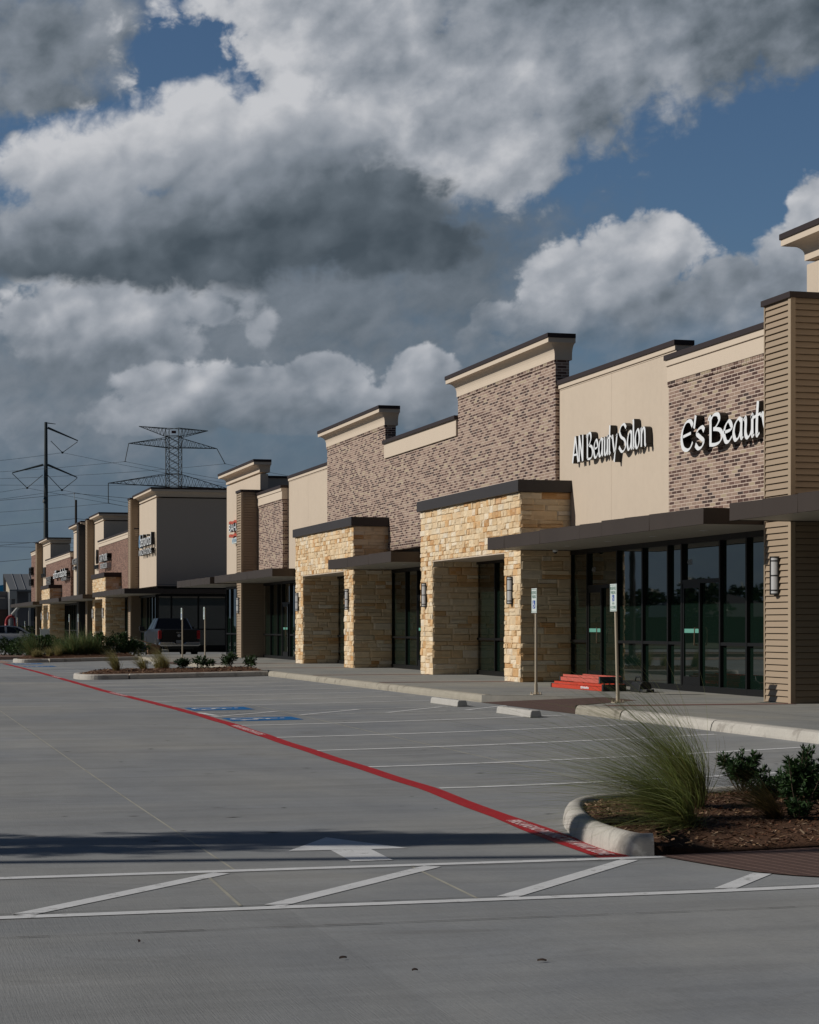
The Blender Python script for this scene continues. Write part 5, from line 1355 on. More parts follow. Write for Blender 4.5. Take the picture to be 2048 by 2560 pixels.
for e in ENDS[3:]:
    wire(e, Vector(e)+Vector((-90, 30, -1)), 2.0, wl); wire(e, Vector(e)+Vector((120, -5, -6)), 4, wl)
for z, x in ((17.7, 25.1), (14.6, 25.3), (12.2, 25.3), (10.2, 25.3)):
    wire((x, 250, z), (-30, 262, z-2.2), 1.0, wl); wire((x, 250, z), (90, 240, z-2), 1.0, wl)
wire((-20, 330, 15.6), (110, 330, 16.6), 1.2, wl); wire((-20, 330, 15.0), (110, 330, 15.6), 1.2, wl)
wire((-20, 340, 24.4), (110, 340, 27), .6, wl)
# ------------------------------------------------------------------ planting
def lerp3(a, b, t): return (a[0]+(b[0]-a[0])*t, a[1]+(b[1]-a[1])*t, a[2]+(b[2]-a[2])*t)
def grass_clump(label, u, v, z, h, n, wind, seed, w=.0032, r0=.07, lean=.55, cols=None, seg=6, group='feathery grass clumps', spread=1.0):
    r = random.Random(seed); m = MB(); cols = cols or ((.30, .19, .08), (.27, .33, .08), (.38, .42, .19))
    W = Vector((wind[0], wind[1], 0))
    tufts = [(r.uniform(0, 2*pi), abs(r.gauss(0, lean)), r.uniform(.7, 1.25), r.uniform(.6, 1.35), r.uniform(.75, 1.25)) for _ in range(max(5, n//55))]
    for i in range(n):
        ta, tt, tL, tw_, tb = tufts[r.randrange(len(tufts))]
        a = r.uniform(0, 2*pi); rr = r0*sqrt(r.random()); p = Vector((u+rr*cos(a), v+rr*sin(a), z-.02))
        tl = abs(tt+r.gauss(0, .10))*spread; a2 = ta+r.gauss(0, .32)
        if r.random() < .25: tl = abs(r.gauss(0, lean)); a2 = a
        d = Vector((sin(min(1.3, tl))*cos(a2), sin(min(1.3, tl))*sin(a2), cos(min(1.3, tl))))
        L = h*r.uniform(.45, 1.5)*(1-.22*min(1, tl))*tL; wk = r.uniform(.55, 1.0)*tw_
        g = .16*r.uniform(.2, 2.2); side = Vector((r.uniform(-1, 1), r.uniform(-1, 1), r.uniform(-.3, .3))).normalized()
        dry = r.random(); c0, c1, c2 = cols
        if dry < .22: c1 = lerp3(c1, (.26, .19, .075), r.uniform(.4, .9)); c2 = lerp3(c2, (.30, .23, .11), r.uniform(.4, .9))
        k = r.uniform(.75, 1.2)*tb; l = []; rt = []; cc = []
        for s in range(seg+1):
            t = s/seg; q = p+d*L*t+W*(L*wk*(t**1.9))+Vector((0, 0, -1))*(L*g*t*t*(1+W.length*.6)); ww = w*(1-.8*t)*(.7+.6*min(1, t*4)) 
            l.append(tuple(q+side*ww/2)); rt.append(tuple(q-side*ww/2))
            c = lerp3(c0, c1, min(1, t*3.2)) if t < .35 else lerp3(c1, c2, (t-.35)/.65)
            cc.append((c[0]*k, c[1]*k, c[2]*k))
        b = len(m.v); m.v += l+rt
        for s in range(seg): m.face((b+s, b+seg+1+s, b+seg+2+s, b+s+1), 0, (cc[s], cc[s], cc[s+1], cc[s+1]))
    return tag(m.build('grass_clump', 'grass', fix=False), label, 'grass', group)
WND = (-.62, .10)
z = lambda u, v: z1(u, v) or .05
grass_clump('large green feathery grass clump nearest the kerb nose, bent left by the wind', 5.84, 13.92, z(5.84, 13.92), .78, 1900, (-1.45, .02), 1, w=.0036, lean=.68, r0=.10, seg=8)
grass_clump('second big feathery grass clump, just behind and right of the nearest one', 6.40, 14.98, z(6.40, 14.98), .88, 1300, (-.78, .05), 2, w=.0036, lean=.36, r0=.09, seg=8)
grass_clump('low brownish arching grass tuft lying over the mulch between clump and shrub', 6.66, 14.02, z(6.66, 14.02), .40, 620, (-1.25, .35), 3, lean=.42, r0=.05, cols=((.10, .05, .03), (.13, .09, .035), (.11, .11, .04)))
grass_clump('thin grass wisps at the far rim of the near bed behind the big clumps', 7.0, 16.2, z(7.0, 16.15), .12, 110, (-.9, .2), 4, w=.006, r0=.25, lean=.9, group='weeds on the bed rim')
grass_clump('little green weed tuft on the bed rim right of the small shrub', 8.0, 16.2, z(8.0, 16.15), .07, 60, (-.2, .1), 5, w=.008, r0=.10, lean=.9, group='weeds on the bed rim')

def yew_shrub(label, u, v, zb, h, w, stems, seed, leaf=.05, lw=.007, per=34, cols=((.022, .055, .018), (.06, .115, .036)), group='small evergreen shrubs', lean=(0, 0), twist=.8):
    """upright twigs, each a bottle-brush of narrow leaves"""
    t = thing('evergreen_shrub', label, 'shrub', (u, v, zb), group); r = random.Random(seed); ms = MB(); m = MB()
    for i in range(stems):
        a = 2*pi*i/stems+r.uniform(-.4, .4); k = r.uniform(.25, 1.0) if i else 0; L = h*r.uniform(.72, 1.08)*(1-.25*k)
        p = Vector((u+r.uniform(-.03, .03), v+r.uniform(-.03, .03), zb-.02)); q = Vector((u+w*k*cos(a)*.5+lean[0], v+w*k*sin(a)*.5+lean[1], zb+L))
        mid = p.lerp(q, .5)+Vector((cos(a), sin(a), -.5))*w*.12*k; pts = [p.lerp(mid, s/4).lerp(mid.lerp(q, s/4), s/4) for s in range(5)]
        ms.path([tuple(x) for x in pts], [.007, .006, .005, .004, .003], 5)
        tw = [(pts, .3)]
        for _ in range(3):
            s = r.uniform(.35, .8); o = p.lerp(mid, s).lerp(mid.lerp(q, s), s); b = r.uniform(0, 2*pi)
            e = o+Vector((cos(b)*.6, sin(b)*.6, .75))*h*r.uniform(.16, .32); tw.append(([o.lerp(e, x/4) for x in range(5)], .1)); ms.tube(tuple(o), tuple(e), .003, .002, 4)
        for P, s0 in tw:
            for j in range(per):
                s = s0+(1-s0)*(j+r.random())/per; f = s*4; ii = min(3, int(f)); o = P[ii].lerp(P[ii+1], f-ii)
                ax = (P[ii+1]-P[ii]).normalized(); b = r.uniform(0, 2*pi); n1 = ax.orthogonal().normalized(); n2 = ax.cross(n1)
                up = .35+.9*smooth(.75, 1, s)
                d = (n1*cos(b)+n2*sin(b)+ax*up*r.uniform(.6, 1.3)).normalized(); L2 = leaf*r.uniform(.7, 1.15); sd = d.cross(Vector((r.uniform(-1, 1), r.uniform(-1, 1), 1))).normalized()*lw*r.uniform(.8, 1.2)
                c = lerp3(cols[0], cols[1], r.random()**1.3*(.5+.5*s)); tip_ = o+d*L2; md = o+d*L2*.45+Vector((0, 0, .003))
                m.poly([tuple(o), tuple(md+sd), tuple(tip_), tuple(md-sd)], 0, c)
    m.build('foliage', 'leaf', t, fix=False); ms.build('stem', 'bark', t, fix=False); return t
yew_shrub('dark narrow-leaved shrub alone near the far rim of the near bed', 7.35, 16.12, z(7.35, 16.1), .37, .50, 13, 21, leaf=.06, lw=.009, per=44)
yew_shrub('taller dark narrow-leaved shrub at the right frame edge', 6.90, 14.12, z(6.9, 14.12), .52, .42, 13, 22, leaf=.06, lw=.009, per=44, lean=(.06, 0))
yew_shrub('low bushy shrub crowded against the foot of the tall one at right', 7.05, 14.95, z(7.05, 14.95), .25, .34, 12, 23, per=26)
yew_shrub('small shrub sprig in front of the tall shrub at the right edge', 6.82, 13.95, z(6.82, 13.95), .15, .22, 8, 24, per=22)
yew_shrub('bright-tipped shrub partly out of frame behind the tall one', 7.12, 14.4, z(7.12, 14.4), .44, .36, 10, 25, per=34, cols=((.03, .06, .02), (.07, .12, .035)))

# middle island
zz2 = lambda u, v: z2(u, v) or .1
DG = ((.38, .28, .13), (.29, .27, .10), (.38, .36, .17))
for i, (u, v, h, n, lb) in enumerate(((6.9, 57.0, .52, 460, 'leftmost and largest pale grass tuft of the middle bed'), (7.75, 57.6, .52, 240, 'second pale grass tuft of the middle bed, standing alone'),
                                      (8.2, 57.8, .54, 200, 'third pale grass tuft of the middle bed, left of a close pair'), (8.42, 57.9, .60, 200, 'fourth pale grass tuft of the middle bed, right of a close pair'))):
    grass_clump(lb, u, v, zz2(u, v), h, n, (-.5, 0), 60+i, w=.009, r0=.09, lean=.30, cols=DG, seg=5)
for i, (x, v, h, w, lb, cl) in enumerate(((8.88, 57.5, .28, .54, 'dark low shrub on the middle bed right of the pale grass tufts', 0), (9.5, 57.7, .33, .70, 'bright green shrub on the middle bed below the first sign post', 1),
                                          (10.3, 57.9, .42, .66, 'taller leafy shrub on the middle bed near its right end', 1), (10.85, 57.6, .36, .74, 'rightmost spreading shrub of the middle bed', 1))):
    yew_shrub(lb, x, v, zz2(min(x, 10.9), v), h, w, 9, 70+i, leaf=.12, lw=.022, per=12, cols=((.012, .03, .014), (.03, .06, .025)) if cl == 0 else ((.025, .055, .02), (.06, .10, .035)))

def bush(label, u, v, zb, rx, ry, h, n, seed, leaf=.09, cols=((.014, .034, .014), (.045, .078, .026)), group='rounded bushes on the far bed'):
    t = thing('bush', label, 'bush', (u, v, zb), group); r = random.Random(seed); m = MB(); ms = MB()
    cl = [(r.gauss(0, .45), r.gauss(0, .45), r.uniform(.15, .95)) for _ in range(16)]
    for i in range(n):
        c = cl[r.randrange(16)]; x, y, s = c[0]+r.gauss(0, .2), c[1]+r.gauss(0, .2), min(1.08, max(.02, c[2]+r.gauss(0, .13)))
        k = sqrt(max(.05, 1-(2*s-.75)**2*.55)); q = Vector((u+x*rx*k, v+y*ry*k, zb+h*s)); d = Vector((r.gauss(x, .5), r.gauss(y, .5), r.uniform(.0, 1.3))).normalized()*leaf*r.uniform(.6, 1.3)
        sd = d.cross(Vector((r.uniform(-1, 1), r.uniform(-1, 1), r.uniform(-1, 1)))).normalized()*leaf*.17; cc = lerp3(cols[0], cols[1], r.random()**1.4)
        m.poly([tuple(q), tuple(q+d*.5+sd), tuple(q+d), tuple(q+d*.5-sd)], 0, cc)
    for i in range(7):
        a = r.uniform(0, 6.28); ms.tube((u, v, zb-.05), (u+cos(a)*rx*.6, v+sin(a)*ry*.6, zb+h*.6), .02, .006, 5)
    m.build('foliage', 'leaf', t, fix=False); ms.build('stem', 'bark', t, fix=False); return t
# far island: bushes and tall grasses, left to right
def at(px, v):                                 # plan position along the bed seen at a bearing from the path
    return v*tan(radians(15.157)+math.atan((px-1024)/5050))
zz3 = lambda u, v: z3(u, v) if z3(u, v) is not None else .12
FB = [(72, 85.2, .65, .80, 'dark bush left of the tall grass over the car'), (100, 85.4, .6, .72, 'dark bush under the tallest grass beside the car'), (128, 85.4, .6, .75, 'dark bush between the two tall grasses'), 
      (205, 85.6, .55, .62, 'low dark bush beside the round-topped grass'), (226, 85.8, .62, .85, 'dark bush in front of the stone pier'), (252, 85.9, .62, .82, 'bushy dark evergreen right of the stone pier'),
      (283, 86, .66, .88, 'broad dark bush before the tan siding column'), (312, 86.1, .66, .86, 'dark bush left of the cardboard box'), (330, 86.2, .5, .62, 'rightmost small dark bush touching the box')]
for i, (px, v, rx, h, lb) in enumerate(FB): bush(lb+' on the far bed', at(px, v), v, zz3(at(px, v), v), rx*1.1, .5, h*.98, 1300, 90+i, leaf=.12, cols=((.022, .055, .018), (.08, .14, .04)))
LB_ = [(8, 91.6, .6, .72, 'dark verge bush at the very left edge below the car'), (28, 91.8, .55, .55, 'low dark verge bush, second from the left edge'), (50, 91.5, .55, .62, 'dark verge bush under the car door')]
for i, (px, v, rx, h, lb) in enumerate(LB_): bush(lb, at(px, v), v, .1, rx, .5, h, 800, 110+i, leaf=.12, group='bushes on the far verge')
TG = [(85, 84.6, 1.30, 'tall feathery green grass rising in front of the car bonnet'), (150, 84.8, 1.05, 'feathery grass above the gap between the dark bushes'), (180, 84.7, 1.28, 'round-topped upright grass right of centre on the far bed'), (212, 84.9, 1.35, 'tallest broad green grass before the stone portal'), (236, 85.0, 1.15, 'green grass plume touching the stone pier')]
for i, (px, v, h, lb) in enumerate(TG): grass_clump(lb, at(px, v), v, zz3(at(px, v), v), h*.62, 800, (-.24, 0), 130+i, w=.016, r0=.22, lean=.45, seg=4, cols=((.10, .09, .04), (.09, .15, .05), (.18, .24, .11)), group='tall grasses on the far bed')
PG = [(88, 83.5, .42, 'pale grass tuft at the left tip of the far bed'), (98, 83.6, .48, 'pale grass tuft just right of the tip tuft on the far bed'), (124, 83.9, .44, 'pale arching grass tuft below the dark bushes'), (146, 84.1, .5, 'pale upright grass tuft, right of the arching one')]
for i, (px, v, h, lb) in enumerate(PG): grass_clump(lb, at(px, v), v, zz3(at(px, v), v), h*.75, 260, (-.25, 0), 150+i, w=.013, r0=.12, lean=.34, seg=4, cols=((.36, .25, .12), (.28, .25, .10), (.33, .31, .15)), group='pale tufts on the far bed')
# hedge before the grey store
t = thing('hedge', 'dark clipped hedge with red flowers at its foot before the grey store', 'hedge', (17.5, 226, 0)); r = random.Random(8); m = MB(); m2 = MB()
for i in range(2600):
    q = Vector((r.uniform(13.5, 24), 226+r.gauss(0, .4), r.uniform(.1, 1.35))); d = Vector((r.gauss(0, 1), r.gauss(0, 1), r.gauss(.4, .6))).normalized()*.22; sd = d.cross(Vector((0, 1, .3))).normalized()*.06
    m.poly([tuple(q), tuple(q+d*.5+sd), tuple(q+d), tuple(q+d*.5-sd)], 0, lerp3((.012, .025, .01), (.05, .07, .02), r.random()**2))
for i in range(500):
    q = Vector((r.uniform(15, 20.5), 225.2+r.gauss(0, .2), r.uniform(.05, .5))); d = Vector((r.gauss(0, 1), r.gauss(0, 1), .5)).normalized()*.14
    m2.poly([tuple(q), tuple(q+d+Vector((.04, 0, 0))), tuple(q+d*1.4), tuple(q+d-Vector((.04, 0, .03)))], 0, lerp3((.16, .02, .015), (.28, .06, .02), r.random()))
m.build('foliage', 'leaf', t, fix=False); m2.build('blossom', 'leaf', t, fix=False)

# ------------------------------------------------------------------ things beside the photographer whose shadows and reflections show
def tree(label, u, v, zb, h, prof, n, seed, trunk=.09, leaf=.16, cols=((.018, .04, .014), (.05, .085, .03)), group=None, base=.2):
    t = thing('street_tree', label, 'tree', (u, v, zb), group); r = random.Random(seed); m = MB(); ms = MB()
    ms.path([(u, v, zb-.3), (u+.02, v, zb+h*.5), (u, v+.03, zb+h*.93)], [trunk, trunk*.65, trunk*.2], 8)
    for i in range(22):
        s = base+(1-base)*(i+.5)/23; a = i*2.4; R = prof(s)
        ms.tube((u, v, zb+h*(s-.06)), (u+cos(a)*R*.8, v+sin(a)*R*.8, zb+h*(s+.05)), trunk*.3*(1.1-s), .008, 5)
    clump = [(base+(1-base)*r.random()**1.1, r.uniform(0, 6.28), r.random()**.6) for _ in range(90)]
    for i in range(n):
        s, a, k = clump[r.randrange(90)]; R = prof(s)
        q = Vector((u+cos(a)*R*k+r.gauss(0, .12)*max(.3, R), v+sin(a)*R*k+r.gauss(0, .12)*max(.3, R), zb+h*s+r.gauss(0, .035)*h)); d = Vector((r.gauss(0, 1), r.gauss(0, 1), r.gauss(.1, .8))).normalized()*leaf*r.uniform(.6, 1.3)
        sd = d.cross(Vector((r.uniform(-1, 1), r.uniform(-1, 1), r.uniform(-1, 1)))).normalized()*leaf*.28
        m.poly([tuple(q), tuple(q+d*.5+sd), tuple(q+d), tuple(q+d*.5-sd)], 0, lerp3(cols[0], cols[1], r.random()**1.4))
    m.build('crown', 'leaf', t, fix=False); ms.build('trunk', 'bark', t, fix=False); return t
tree('slim upright street tree out of frame to the left, throwing the dark band of shade', -8.2, 16.75, -.17, 8.9, lambda s: 1.02*(1-max(0, (s-.42)/.58)**1.5)*min(1, (s-.1)/.2)+.04, 17000, 5, leaf=.16)
t = thing('lamp_post', 'tall parking lot lamp post out of frame, throwing the thin line of shade', 'lamp post', (-12, 16.15, -.17))
m = MB(); m.tube((-12, 16.15, -.17), (-12, 16.15, 11.5), .10, .08, 10); m.build('pole', 'bronze', t)
m = MB(); m.tube((-12, 16.15, -.2), (-12, 16.15, .6), .28, n=16); m.build('concrete_base', 'kerb_old', t)
m = MB(); m.box(-11.95, -11.0, 16.0, 16.3, 11.38, 11.5); m.build('lamp_head', 'bronze', t, bevel=.02)
# opposite side of the lot: mirrored in the shopfront glass
r = random.Random(77)
for i in range(13):
    a = radians(-15.2-1.35*i); d = 205+r.uniform(-30, 40); u0, v0 = 31.5+d*sin(a), d*cos(a)
    tree('broad tree across the lot, seen only mirrored in the shop glass', u0, v0, -.4, r.uniform(3.4, 5.6), lambda s: 2.8*sqrt(max(.02, 1-(2*s-1.15)**2)), 900, 200+i, trunk=.2, leaf=.75, group='trees across the lot')
for i, (dd, a, w, h) in enumerate(((190, -18.2, 16, 3.6), (185, -23.6, 18, 3.7), (170, -29, 16, 3.4))):
    a = radians(a); u0, v0 = 31.5+dd*sin(a), dd*cos(a); t = thing('house', 'hip-roofed house across the lot, seen only mirrored in the shop glass', 'house', (u0, v0, -.4), 'houses across the lot')
    m = MB(); m.box(u0-5, u0+5, v0-w/2, v0+w/2, -.4, h*.6); m.build('wall', 'brownwall', t)
    m = MB(); A = [(u0-5.5, v0-w/2-.5, h*.6), (u0+5.5, v0-w/2-.5, h*.6), (u0+5.5, v0+w/2+.5, h*.6), (u0-5.5, v0+w/2+.5, h*.6)]; B_ = [(u0, v0-w/4, h*1.15), (u0, v0+w/4, h*1.15)]
    for f in ([A[0], A[1], B_[0]], [A[1], A[2], B_[1], B_[0]], [A[2], A[3], B_[1]], [A[3], A[0], B_[0], B_[1]]): m.poly(f)
    m.build('roof', 'siding_dark', t)
for i, (dd, a, h) in enumerate(((120, -17.5, 11), (95, -21.5, 11), (80, -26.5, 11.5))):
    a = radians(a); u0, v0 = 31.5+dd*sin(a), dd*cos(a); t = thing('utility_pole', 'wooden pole across the lot, seen only mirrored in the shop glass', 'utility pole', (u0, v0, -.4), 'poles across the lot')
    m = MB(); m.tube((u0, v0, -.4), (u0, v0, h), .16, .11, 8); m.build('shaft', 'wood_pole', t); m = MB(); m.box(u0-1.1, u0+1.1, v0-.06, v0+.06, h-.9, h-.75); m.build('crossarm', 'wood_pole', t)
m = MB(); m.poly([(-70, 120, -.02), (-14, 120, -.02), (-14, 215, -.02), (-70, 215, -.02)]); 
tag(m.build('lawn', 'dirt'), kind='structure')

# ------------------------------------------------------------------ light
SUN_EL, SUN_AZ = radians(31.7), radians(-79.8)         # azimuth measured from +Y towards +X
sd = Vector((cos(SUN_EL)*sin(SUN_AZ), cos(SUN_EL)*cos(SUN_AZ), sin(SUN_EL)))
L = bpy.data.lights.new('sun', 'SUN'); L.energy = 3.1; L.angle = radians(.53); L.color = (1.0, .945, .86)
lo = bpy.data.objects.new('sun', L); COL.objects.link(lo); lo.rotation_euler = sd.to_track_quat('Z', 'Y').to_euler(); lo.location = (-20, 10, 30)

w = bpy.data.worlds.new('World'); sc.world = w; w.use_nodes = True
nt = NT(w.node_tree); nt.n.clear()
sky = nt.add('ShaderNodeTexSky', sky_type='NISHITA', sun_disc=False, sun_elevation=SUN_EL, sun_rotation=SUN_AZ, altitude=0, air_density=1.0, dust_density=.6, ozone_density=2.2)
S = .05                                                  # world strength; cloud radiances below are divided by it
vec = nt.add('ShaderNodeTexCoord').outputs['Generated']
sp = nt.add('ShaderNodeSeparateXYZ'); nt.l.new(vec, sp.inputs[0])
az = nt.math('MULTIPLY', nt.math('ARCTAN2', sp.outputs[0], sp.outputs[1]), 180/pi)
el = nt.math('MULTIPLY', nt.math('ARCSINE', sp.outputs[2]), 180/pi)
cbn = nt.add('ShaderNodeCombineXYZ'); nt.l.new(az, cbn.inputs[0]); nt.l.new(nt.math('MULTIPLY', el, 1.15), cbn.inputs[1]); nt.l.new(nt.math('ADD', nt.math('MULTIPLY', az, .41), nt.math('MULTIPLY', el, -.63)), cbn.inputs[2]); P0 = cbn.outputs[0]
cb2 = nt.add('ShaderNodeCombineXYZ'); nt.l.new(az, cb2.inputs[0]); nt.l.new(el, cb2.inputs[1]); PE = cb2.outputs[0]
# billow height field (edges) and a smoother one sampled twice for relief shading
wv = nt.add('ShaderNodeTexNoise', noise_dimensions='3D'); nt.l.new(P0, wv.inputs['Vector']); wv.inputs['Scale'].default_value = .8; wv.inputs['Detail'].default_value = 2
WARP = nt.vmath('MULTIPLY', nt.vmath('SUBTRACT', wv.outputs['Color'], (.5, .5, .5)), (.7, .55, 0))
def billow(q, detail, sm):
    vo = nt.add('ShaderNodeTexVoronoi', feature='SMOOTH_F1', voronoi_dimensions='2D'); nt.l.new(q, vo.inputs['Vector'])
    vo.inputs['Scale'].default_value = .8; vo.inputs['Detail'].default_value = detail; vo.inputs['Roughness'].default_value = .5; vo.inputs['Lacunarity'].default_value = 2.3; vo.inputs['Smoothness'].default_value = sm
    return nt.math('SUBTRACT', .55, vo.outputs['Distance'])
Q0 = nt.vmath('ADD', P0, WARP)
big0 = nt.noise(P0, .42, 6, .56)
h0 = nt.math('ADD', nt.math('MULTIPLY', nt.math('SUBTRACT', big0, .5), 1.1), nt.math('MULTIPLY', billow(Q0, 3.0, .3), .6))
FN = nt.math('SUBTRACT', nt.noise(Q0, 1.7, 6, .62), .5)
h0 = nt.math('ADD', h0, nt.math('MULTIPLY', FN, .55))
def soft(pv): return nt.math('ADD', nt.math('MULTIPLY', nt.noise(pv, .30, 3.6, .52), 2.0), nt.math('MULTIPLY', billow(pv, .8, .8), .38))
relief = nt.math('SUBTRACT', soft(Q0), soft(nt.vmath('ADD', Q0, (-.42, .36, -.40))))
wisp = nt.noise(nt.vmath('MULTIPLY', P0, (.5, 1.2, 1)), .9, 7, .62, .8)
CL = {
'A': [(12.97, 15.85, 5.38, 2.56), (15.66, 13.84, 4.85, 1.89), (18.76, 15.58, 4.43, 3.09), (23.68, 16.55, 5.01, 2.0), (14.85, 12.82, 3.5, 1.08), (17.55, 13.07, 2.55, 1.48), (11.89, 14.71, 1.88, 1.08)],
'B': [(4.86, 15.86, 3.26, 2.25), (4.73, 14.37, 2.61, 1.19), (6.57, 16.55, 1.45, 1.33)],
'C': [(9.35, 14.03, 1.47, 1.07), (8.02, 13.11, 2.79, 1.47), (5.65, 12.4, 2.36, 1.46), (11.09, 13.05, 3.48, 2.02), (13.4, 11.75, 3.0, 1.5), (8.6, 10.9, 6.4, 1.55), (5.0, 10.6, 3.14, 1.15), (14.9, 10.7, 2.4, .9)],
'D': [(7.1, 9.1, 3.1, 1.2), (4.86, 8.27, 1.43, 0.93), (8.02, 9.51, 1.46, 0.74), (6.3, 7.91, 2.89, 0.67), (9.6, 8.75, .8, .4)],
'P': [(10.6, 8.95, .75, .6), (10.95, 8.5, .55, .55), (10.95, 8.1, .4, .4)],
'E': [(20.9, 10.06, 2.0, 1.34), (22.09, 10.55, 1.46, 1.07), (19.43, 9.69, 1.47, 1.07), (21.43, 8.48, 4.39, 1.21), (24.47, 9.33, 2.1, 1.13), (25.78, 9.94, 1.3, 1.19), (26.56, 11.44, 0.91, 1.19), (26.17, 8.89, 1.95, 1.19), (23.68, 8.18, 3.29, 0.8), (17.55, 8.66, 0.94, 0.54), (17.01, 8.0, 0.67, 0.54)],
'F': [(9.6, 6.4, 3.3, 0.95), (12.83, 6.94, 1.21, 0.81), (11.09, 6.8, 1.21, 0.54), (8.15, 5.84, 2.12, 0.53), (13.78, 6.28, 0.67, 0.54), (12.3, 5.87, 3.36, 0.54), (15.53, 7.08, 1.01, 0.84), (15.12, 6.28, 0.81, 0.67), (16.2, 6.55, 0.67, 0.81)],
}
def field(ells):
    f = None
    for (a, b, rx, ry) in ells:
        d = nt.vmath('LENGTH', nt.vmath('MULTIPLY', nt.vmath('SUBTRACT', PE, (a, b, 0)), (1/rx, 1/ry, 0)), out=1)
        g = nt.math('SUBTRACT', 1.0, d)
        if f is None: f = g
        else: f = nt.math('SMOOTH_MAX', f, g, .22)
    return f
def sstep(x, a, b):
    nd = nt.add('ShaderNodeMapRange', interpolation_type='SMOOTHSTEP'); nt.l.new(x, nd.inputs[0]); nd.inputs[1].default_value = a; nd.inputs[2].default_value = b
    return nd.outputs[0]
RAMP = [(0.0, (.062, .082, .102)), (.25, (.112, .138, .165)), (.5, (.215, .245, .285)), (.75, (.35, .375, .415)), (1.0, (.55, .56, .585))]
RAMP = [(p, tuple(x/S for x in c)) for p, c in RAMP]
col = nt.mix(1.0, sky.outputs[0], (.74, .90, 1.06), 'MULTIPLY')
# milky lower air
hz = sstep(el, 11.5, 4.0); hz = nt.math('MULTIPLY', hz, nt.math('ADD', .62, nt.math('MULTIPLY', wisp, .5)), clamp=True)
col = nt.mix(hz, col, tuple(x/S for x in (.100, .140, .188)))
# clouds elsewhere in the sky (behind and above the camera)
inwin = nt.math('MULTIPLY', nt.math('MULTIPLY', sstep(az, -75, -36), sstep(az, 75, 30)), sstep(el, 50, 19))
win2 = nt.math('MULTIPLY', nt.math('MULTIPLY', sstep(az, -4, 1.5), sstep(az, 36, 28)), sstep(el, 27, 19))
other = nt.math('MULTIPLY', sstep(nt.math('ADD', nt.noise(P0, .085, 7, .55), nt.math('MULTIPLY', h0, .05)), .52, .66), nt.math('SUBTRACT', 1.0, win2))
other = nt.math('MULTIPLY', other, sstep(el, 60, 25))
col = nt.mix(nt.math('MULTIPLY', other, .75), col, nt.ramp(nt.math('ADD', .35, nt.math('MULTIPLY', relief, .9)), RAMP))
# unseen sky overhead and behind the camera dimmed to weaken fill on shaded faces
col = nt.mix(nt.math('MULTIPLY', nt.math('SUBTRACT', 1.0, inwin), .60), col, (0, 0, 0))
def layer(col, key, amp, w0, w1, tfun, rel=.9, alpha=1.0, grow=.1, fade=None, hole=None):
    f = field(CL[key]); fd = nt.math('ADD', nt.math('ADD', f, grow), nt.math('MULTIPLY', h0, amp))
    if hole: fd = nt.math('SUBTRACT', fd, nt.math('MULTIPLY', nt.math('MAXIMUM', nt.math('SUBTRACT', hole, nt.math('MULTIPLY', h0, .45)), 0.0), 1.1))
    a = sstep(fd, w0, w1)
    if fade: a = nt.math('MULTIPLY', a, sstep(nt.math('ADD', el, nt.math('MULTIPLY', nt.math('SUBTRACT', big0, .5), 2.0)), *fade))
    if alpha < 1: a = nt.math('MULTIPLY', a, alpha)
    t = tfun(fd); t = nt.math('ADD', t, nt.math('MULTIPLY', relief, rel)); t = nt.math('ADD', t, nt.math('MULTIPLY', FN, .17))
    return nt.mix(a, col, nt.ramp(t, RAMP))
def lin(c, kaz, az0, kel, el0, kn=.25):
    t = nt.math('ADD', c, nt.math('MULTIPLY', nt.math('SUBTRACT', az, az0), kaz)); t = nt.math('ADD', t, nt.math('MULTIPLY', nt.math('SUBTRACT', el, el0), kel))
    return nt.math('ADD', t, nt.math('MULTIPLY', nt.math('SUBTRACT', big0, .5), kn*2))
CL['G'] = [(11.0, 9.0, 11.5, 4.6), (6, 7.5, 8, 4.0), (16.0, 9.8, 5.5, 3.6)]
col = layer(col, 'G', .5, .0, 1.0, lambda f: lin(.35, -.004, 12, -.012, 9, .16), rel=.10, alpha=.96, grow=.25)
col = layer(col, 'F', .55, .02, .22, lambda f: lin(.56, -.012, 12, .18, 6.5, .25), rel=.6, fade=(4.4, 6.6), grow=.22)
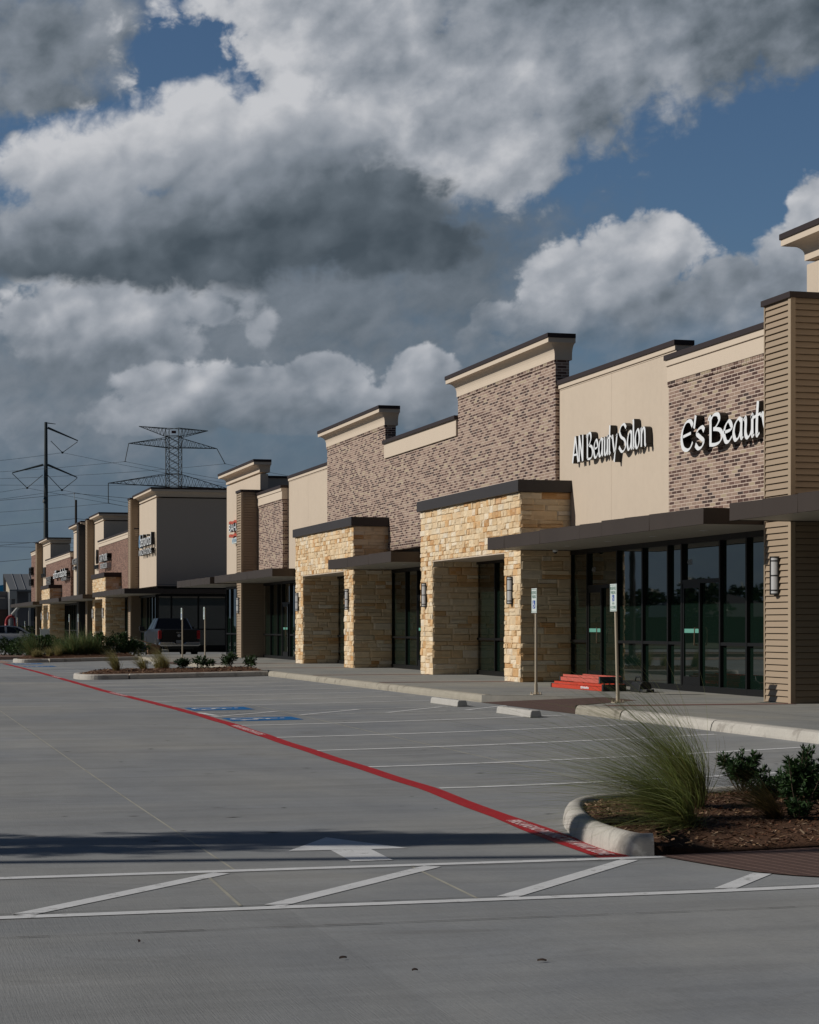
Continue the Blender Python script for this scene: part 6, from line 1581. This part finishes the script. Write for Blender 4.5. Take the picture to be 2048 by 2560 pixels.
col = layer(col, 'E', .60, .02, .26, lambda f: lin(.58, -.015, 21.5, .13, 9.3, .35), rel=.55, fade=(7.3, 9.0))
col = layer(col, 'D', .60, .02, .30, lambda f: lin(.66, -.012, 7, .12, 8.7, .3), rel=.6, fade=(6.6, 8.4), grow=.26)
HOLE = field([(9.0, 15.45, 1.75, 1.3), (8.5, 14.7, 1.2, .9), (6.0, 13.75, 2.3, .6), (10.1, 15.2, 1.0, .8)])
col = layer(col, 'P', 1.2, .0, .7, lambda f: lin(.62, -.012, 11, .10, 8.7, .3), rel=.5, grow=.12, alpha=.85)
col = layer(col, 'B', .60, .00, .75, lambda f: lin(.40, -.01, 5, .05, 15, .4), rel=.3, grow=.25, hole=HOLE)
col = layer(col, 'A', .65, .02, .45, lambda f: lin(.76, -.036, 14.5, -.03, 14.5, .55), rel=.42, grow=.25, hole=HOLE)
col = layer(col, 'C', .55, .00, .42, lambda f: nt.math('MAXIMUM', lin(.49, -.066, 8.2, .27, 11.9, .2), .08), rel=.4, grow=.22)
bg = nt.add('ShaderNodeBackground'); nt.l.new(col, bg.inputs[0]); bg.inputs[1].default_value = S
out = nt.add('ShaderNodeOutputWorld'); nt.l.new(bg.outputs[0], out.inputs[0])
w.cycles.sampling_method = 'MANUAL'; w.cycles.sample_map_resolution = 256

# ------------------------------------------------------------------ camera
cam = bpy.data.cameras.new('camera'); co = bpy.data.objects.new('camera', cam); COL.objects.link(co)
co.location = (0, 0, 1.42); co.rotation_euler = (radians(90), 0, -radians(15.157))
cam.sensor_fit = 'HORIZONTAL'; cam.sensor_width = 36; cam.lens = 5050/2048*36; cam.shift_y = 285/2048; cam.clip_start = .1; cam.clip_end = 6000
sc.camera = co
sc.view_settings.view_transform = 'Standard'; sc.view_settings.look = 'None'; sc.view_settings.exposure = 0; sc.view_settings.gamma = 1
cy = sc.cycles; cy.use_denoising = True; cy.max_bounces = 6; cy.diffuse_bounces = 3; cy.glossy_bounces = 3; cy.transmission_bounces = 2; cy.caustics_reflective = False; cy.caustics_refractive = False
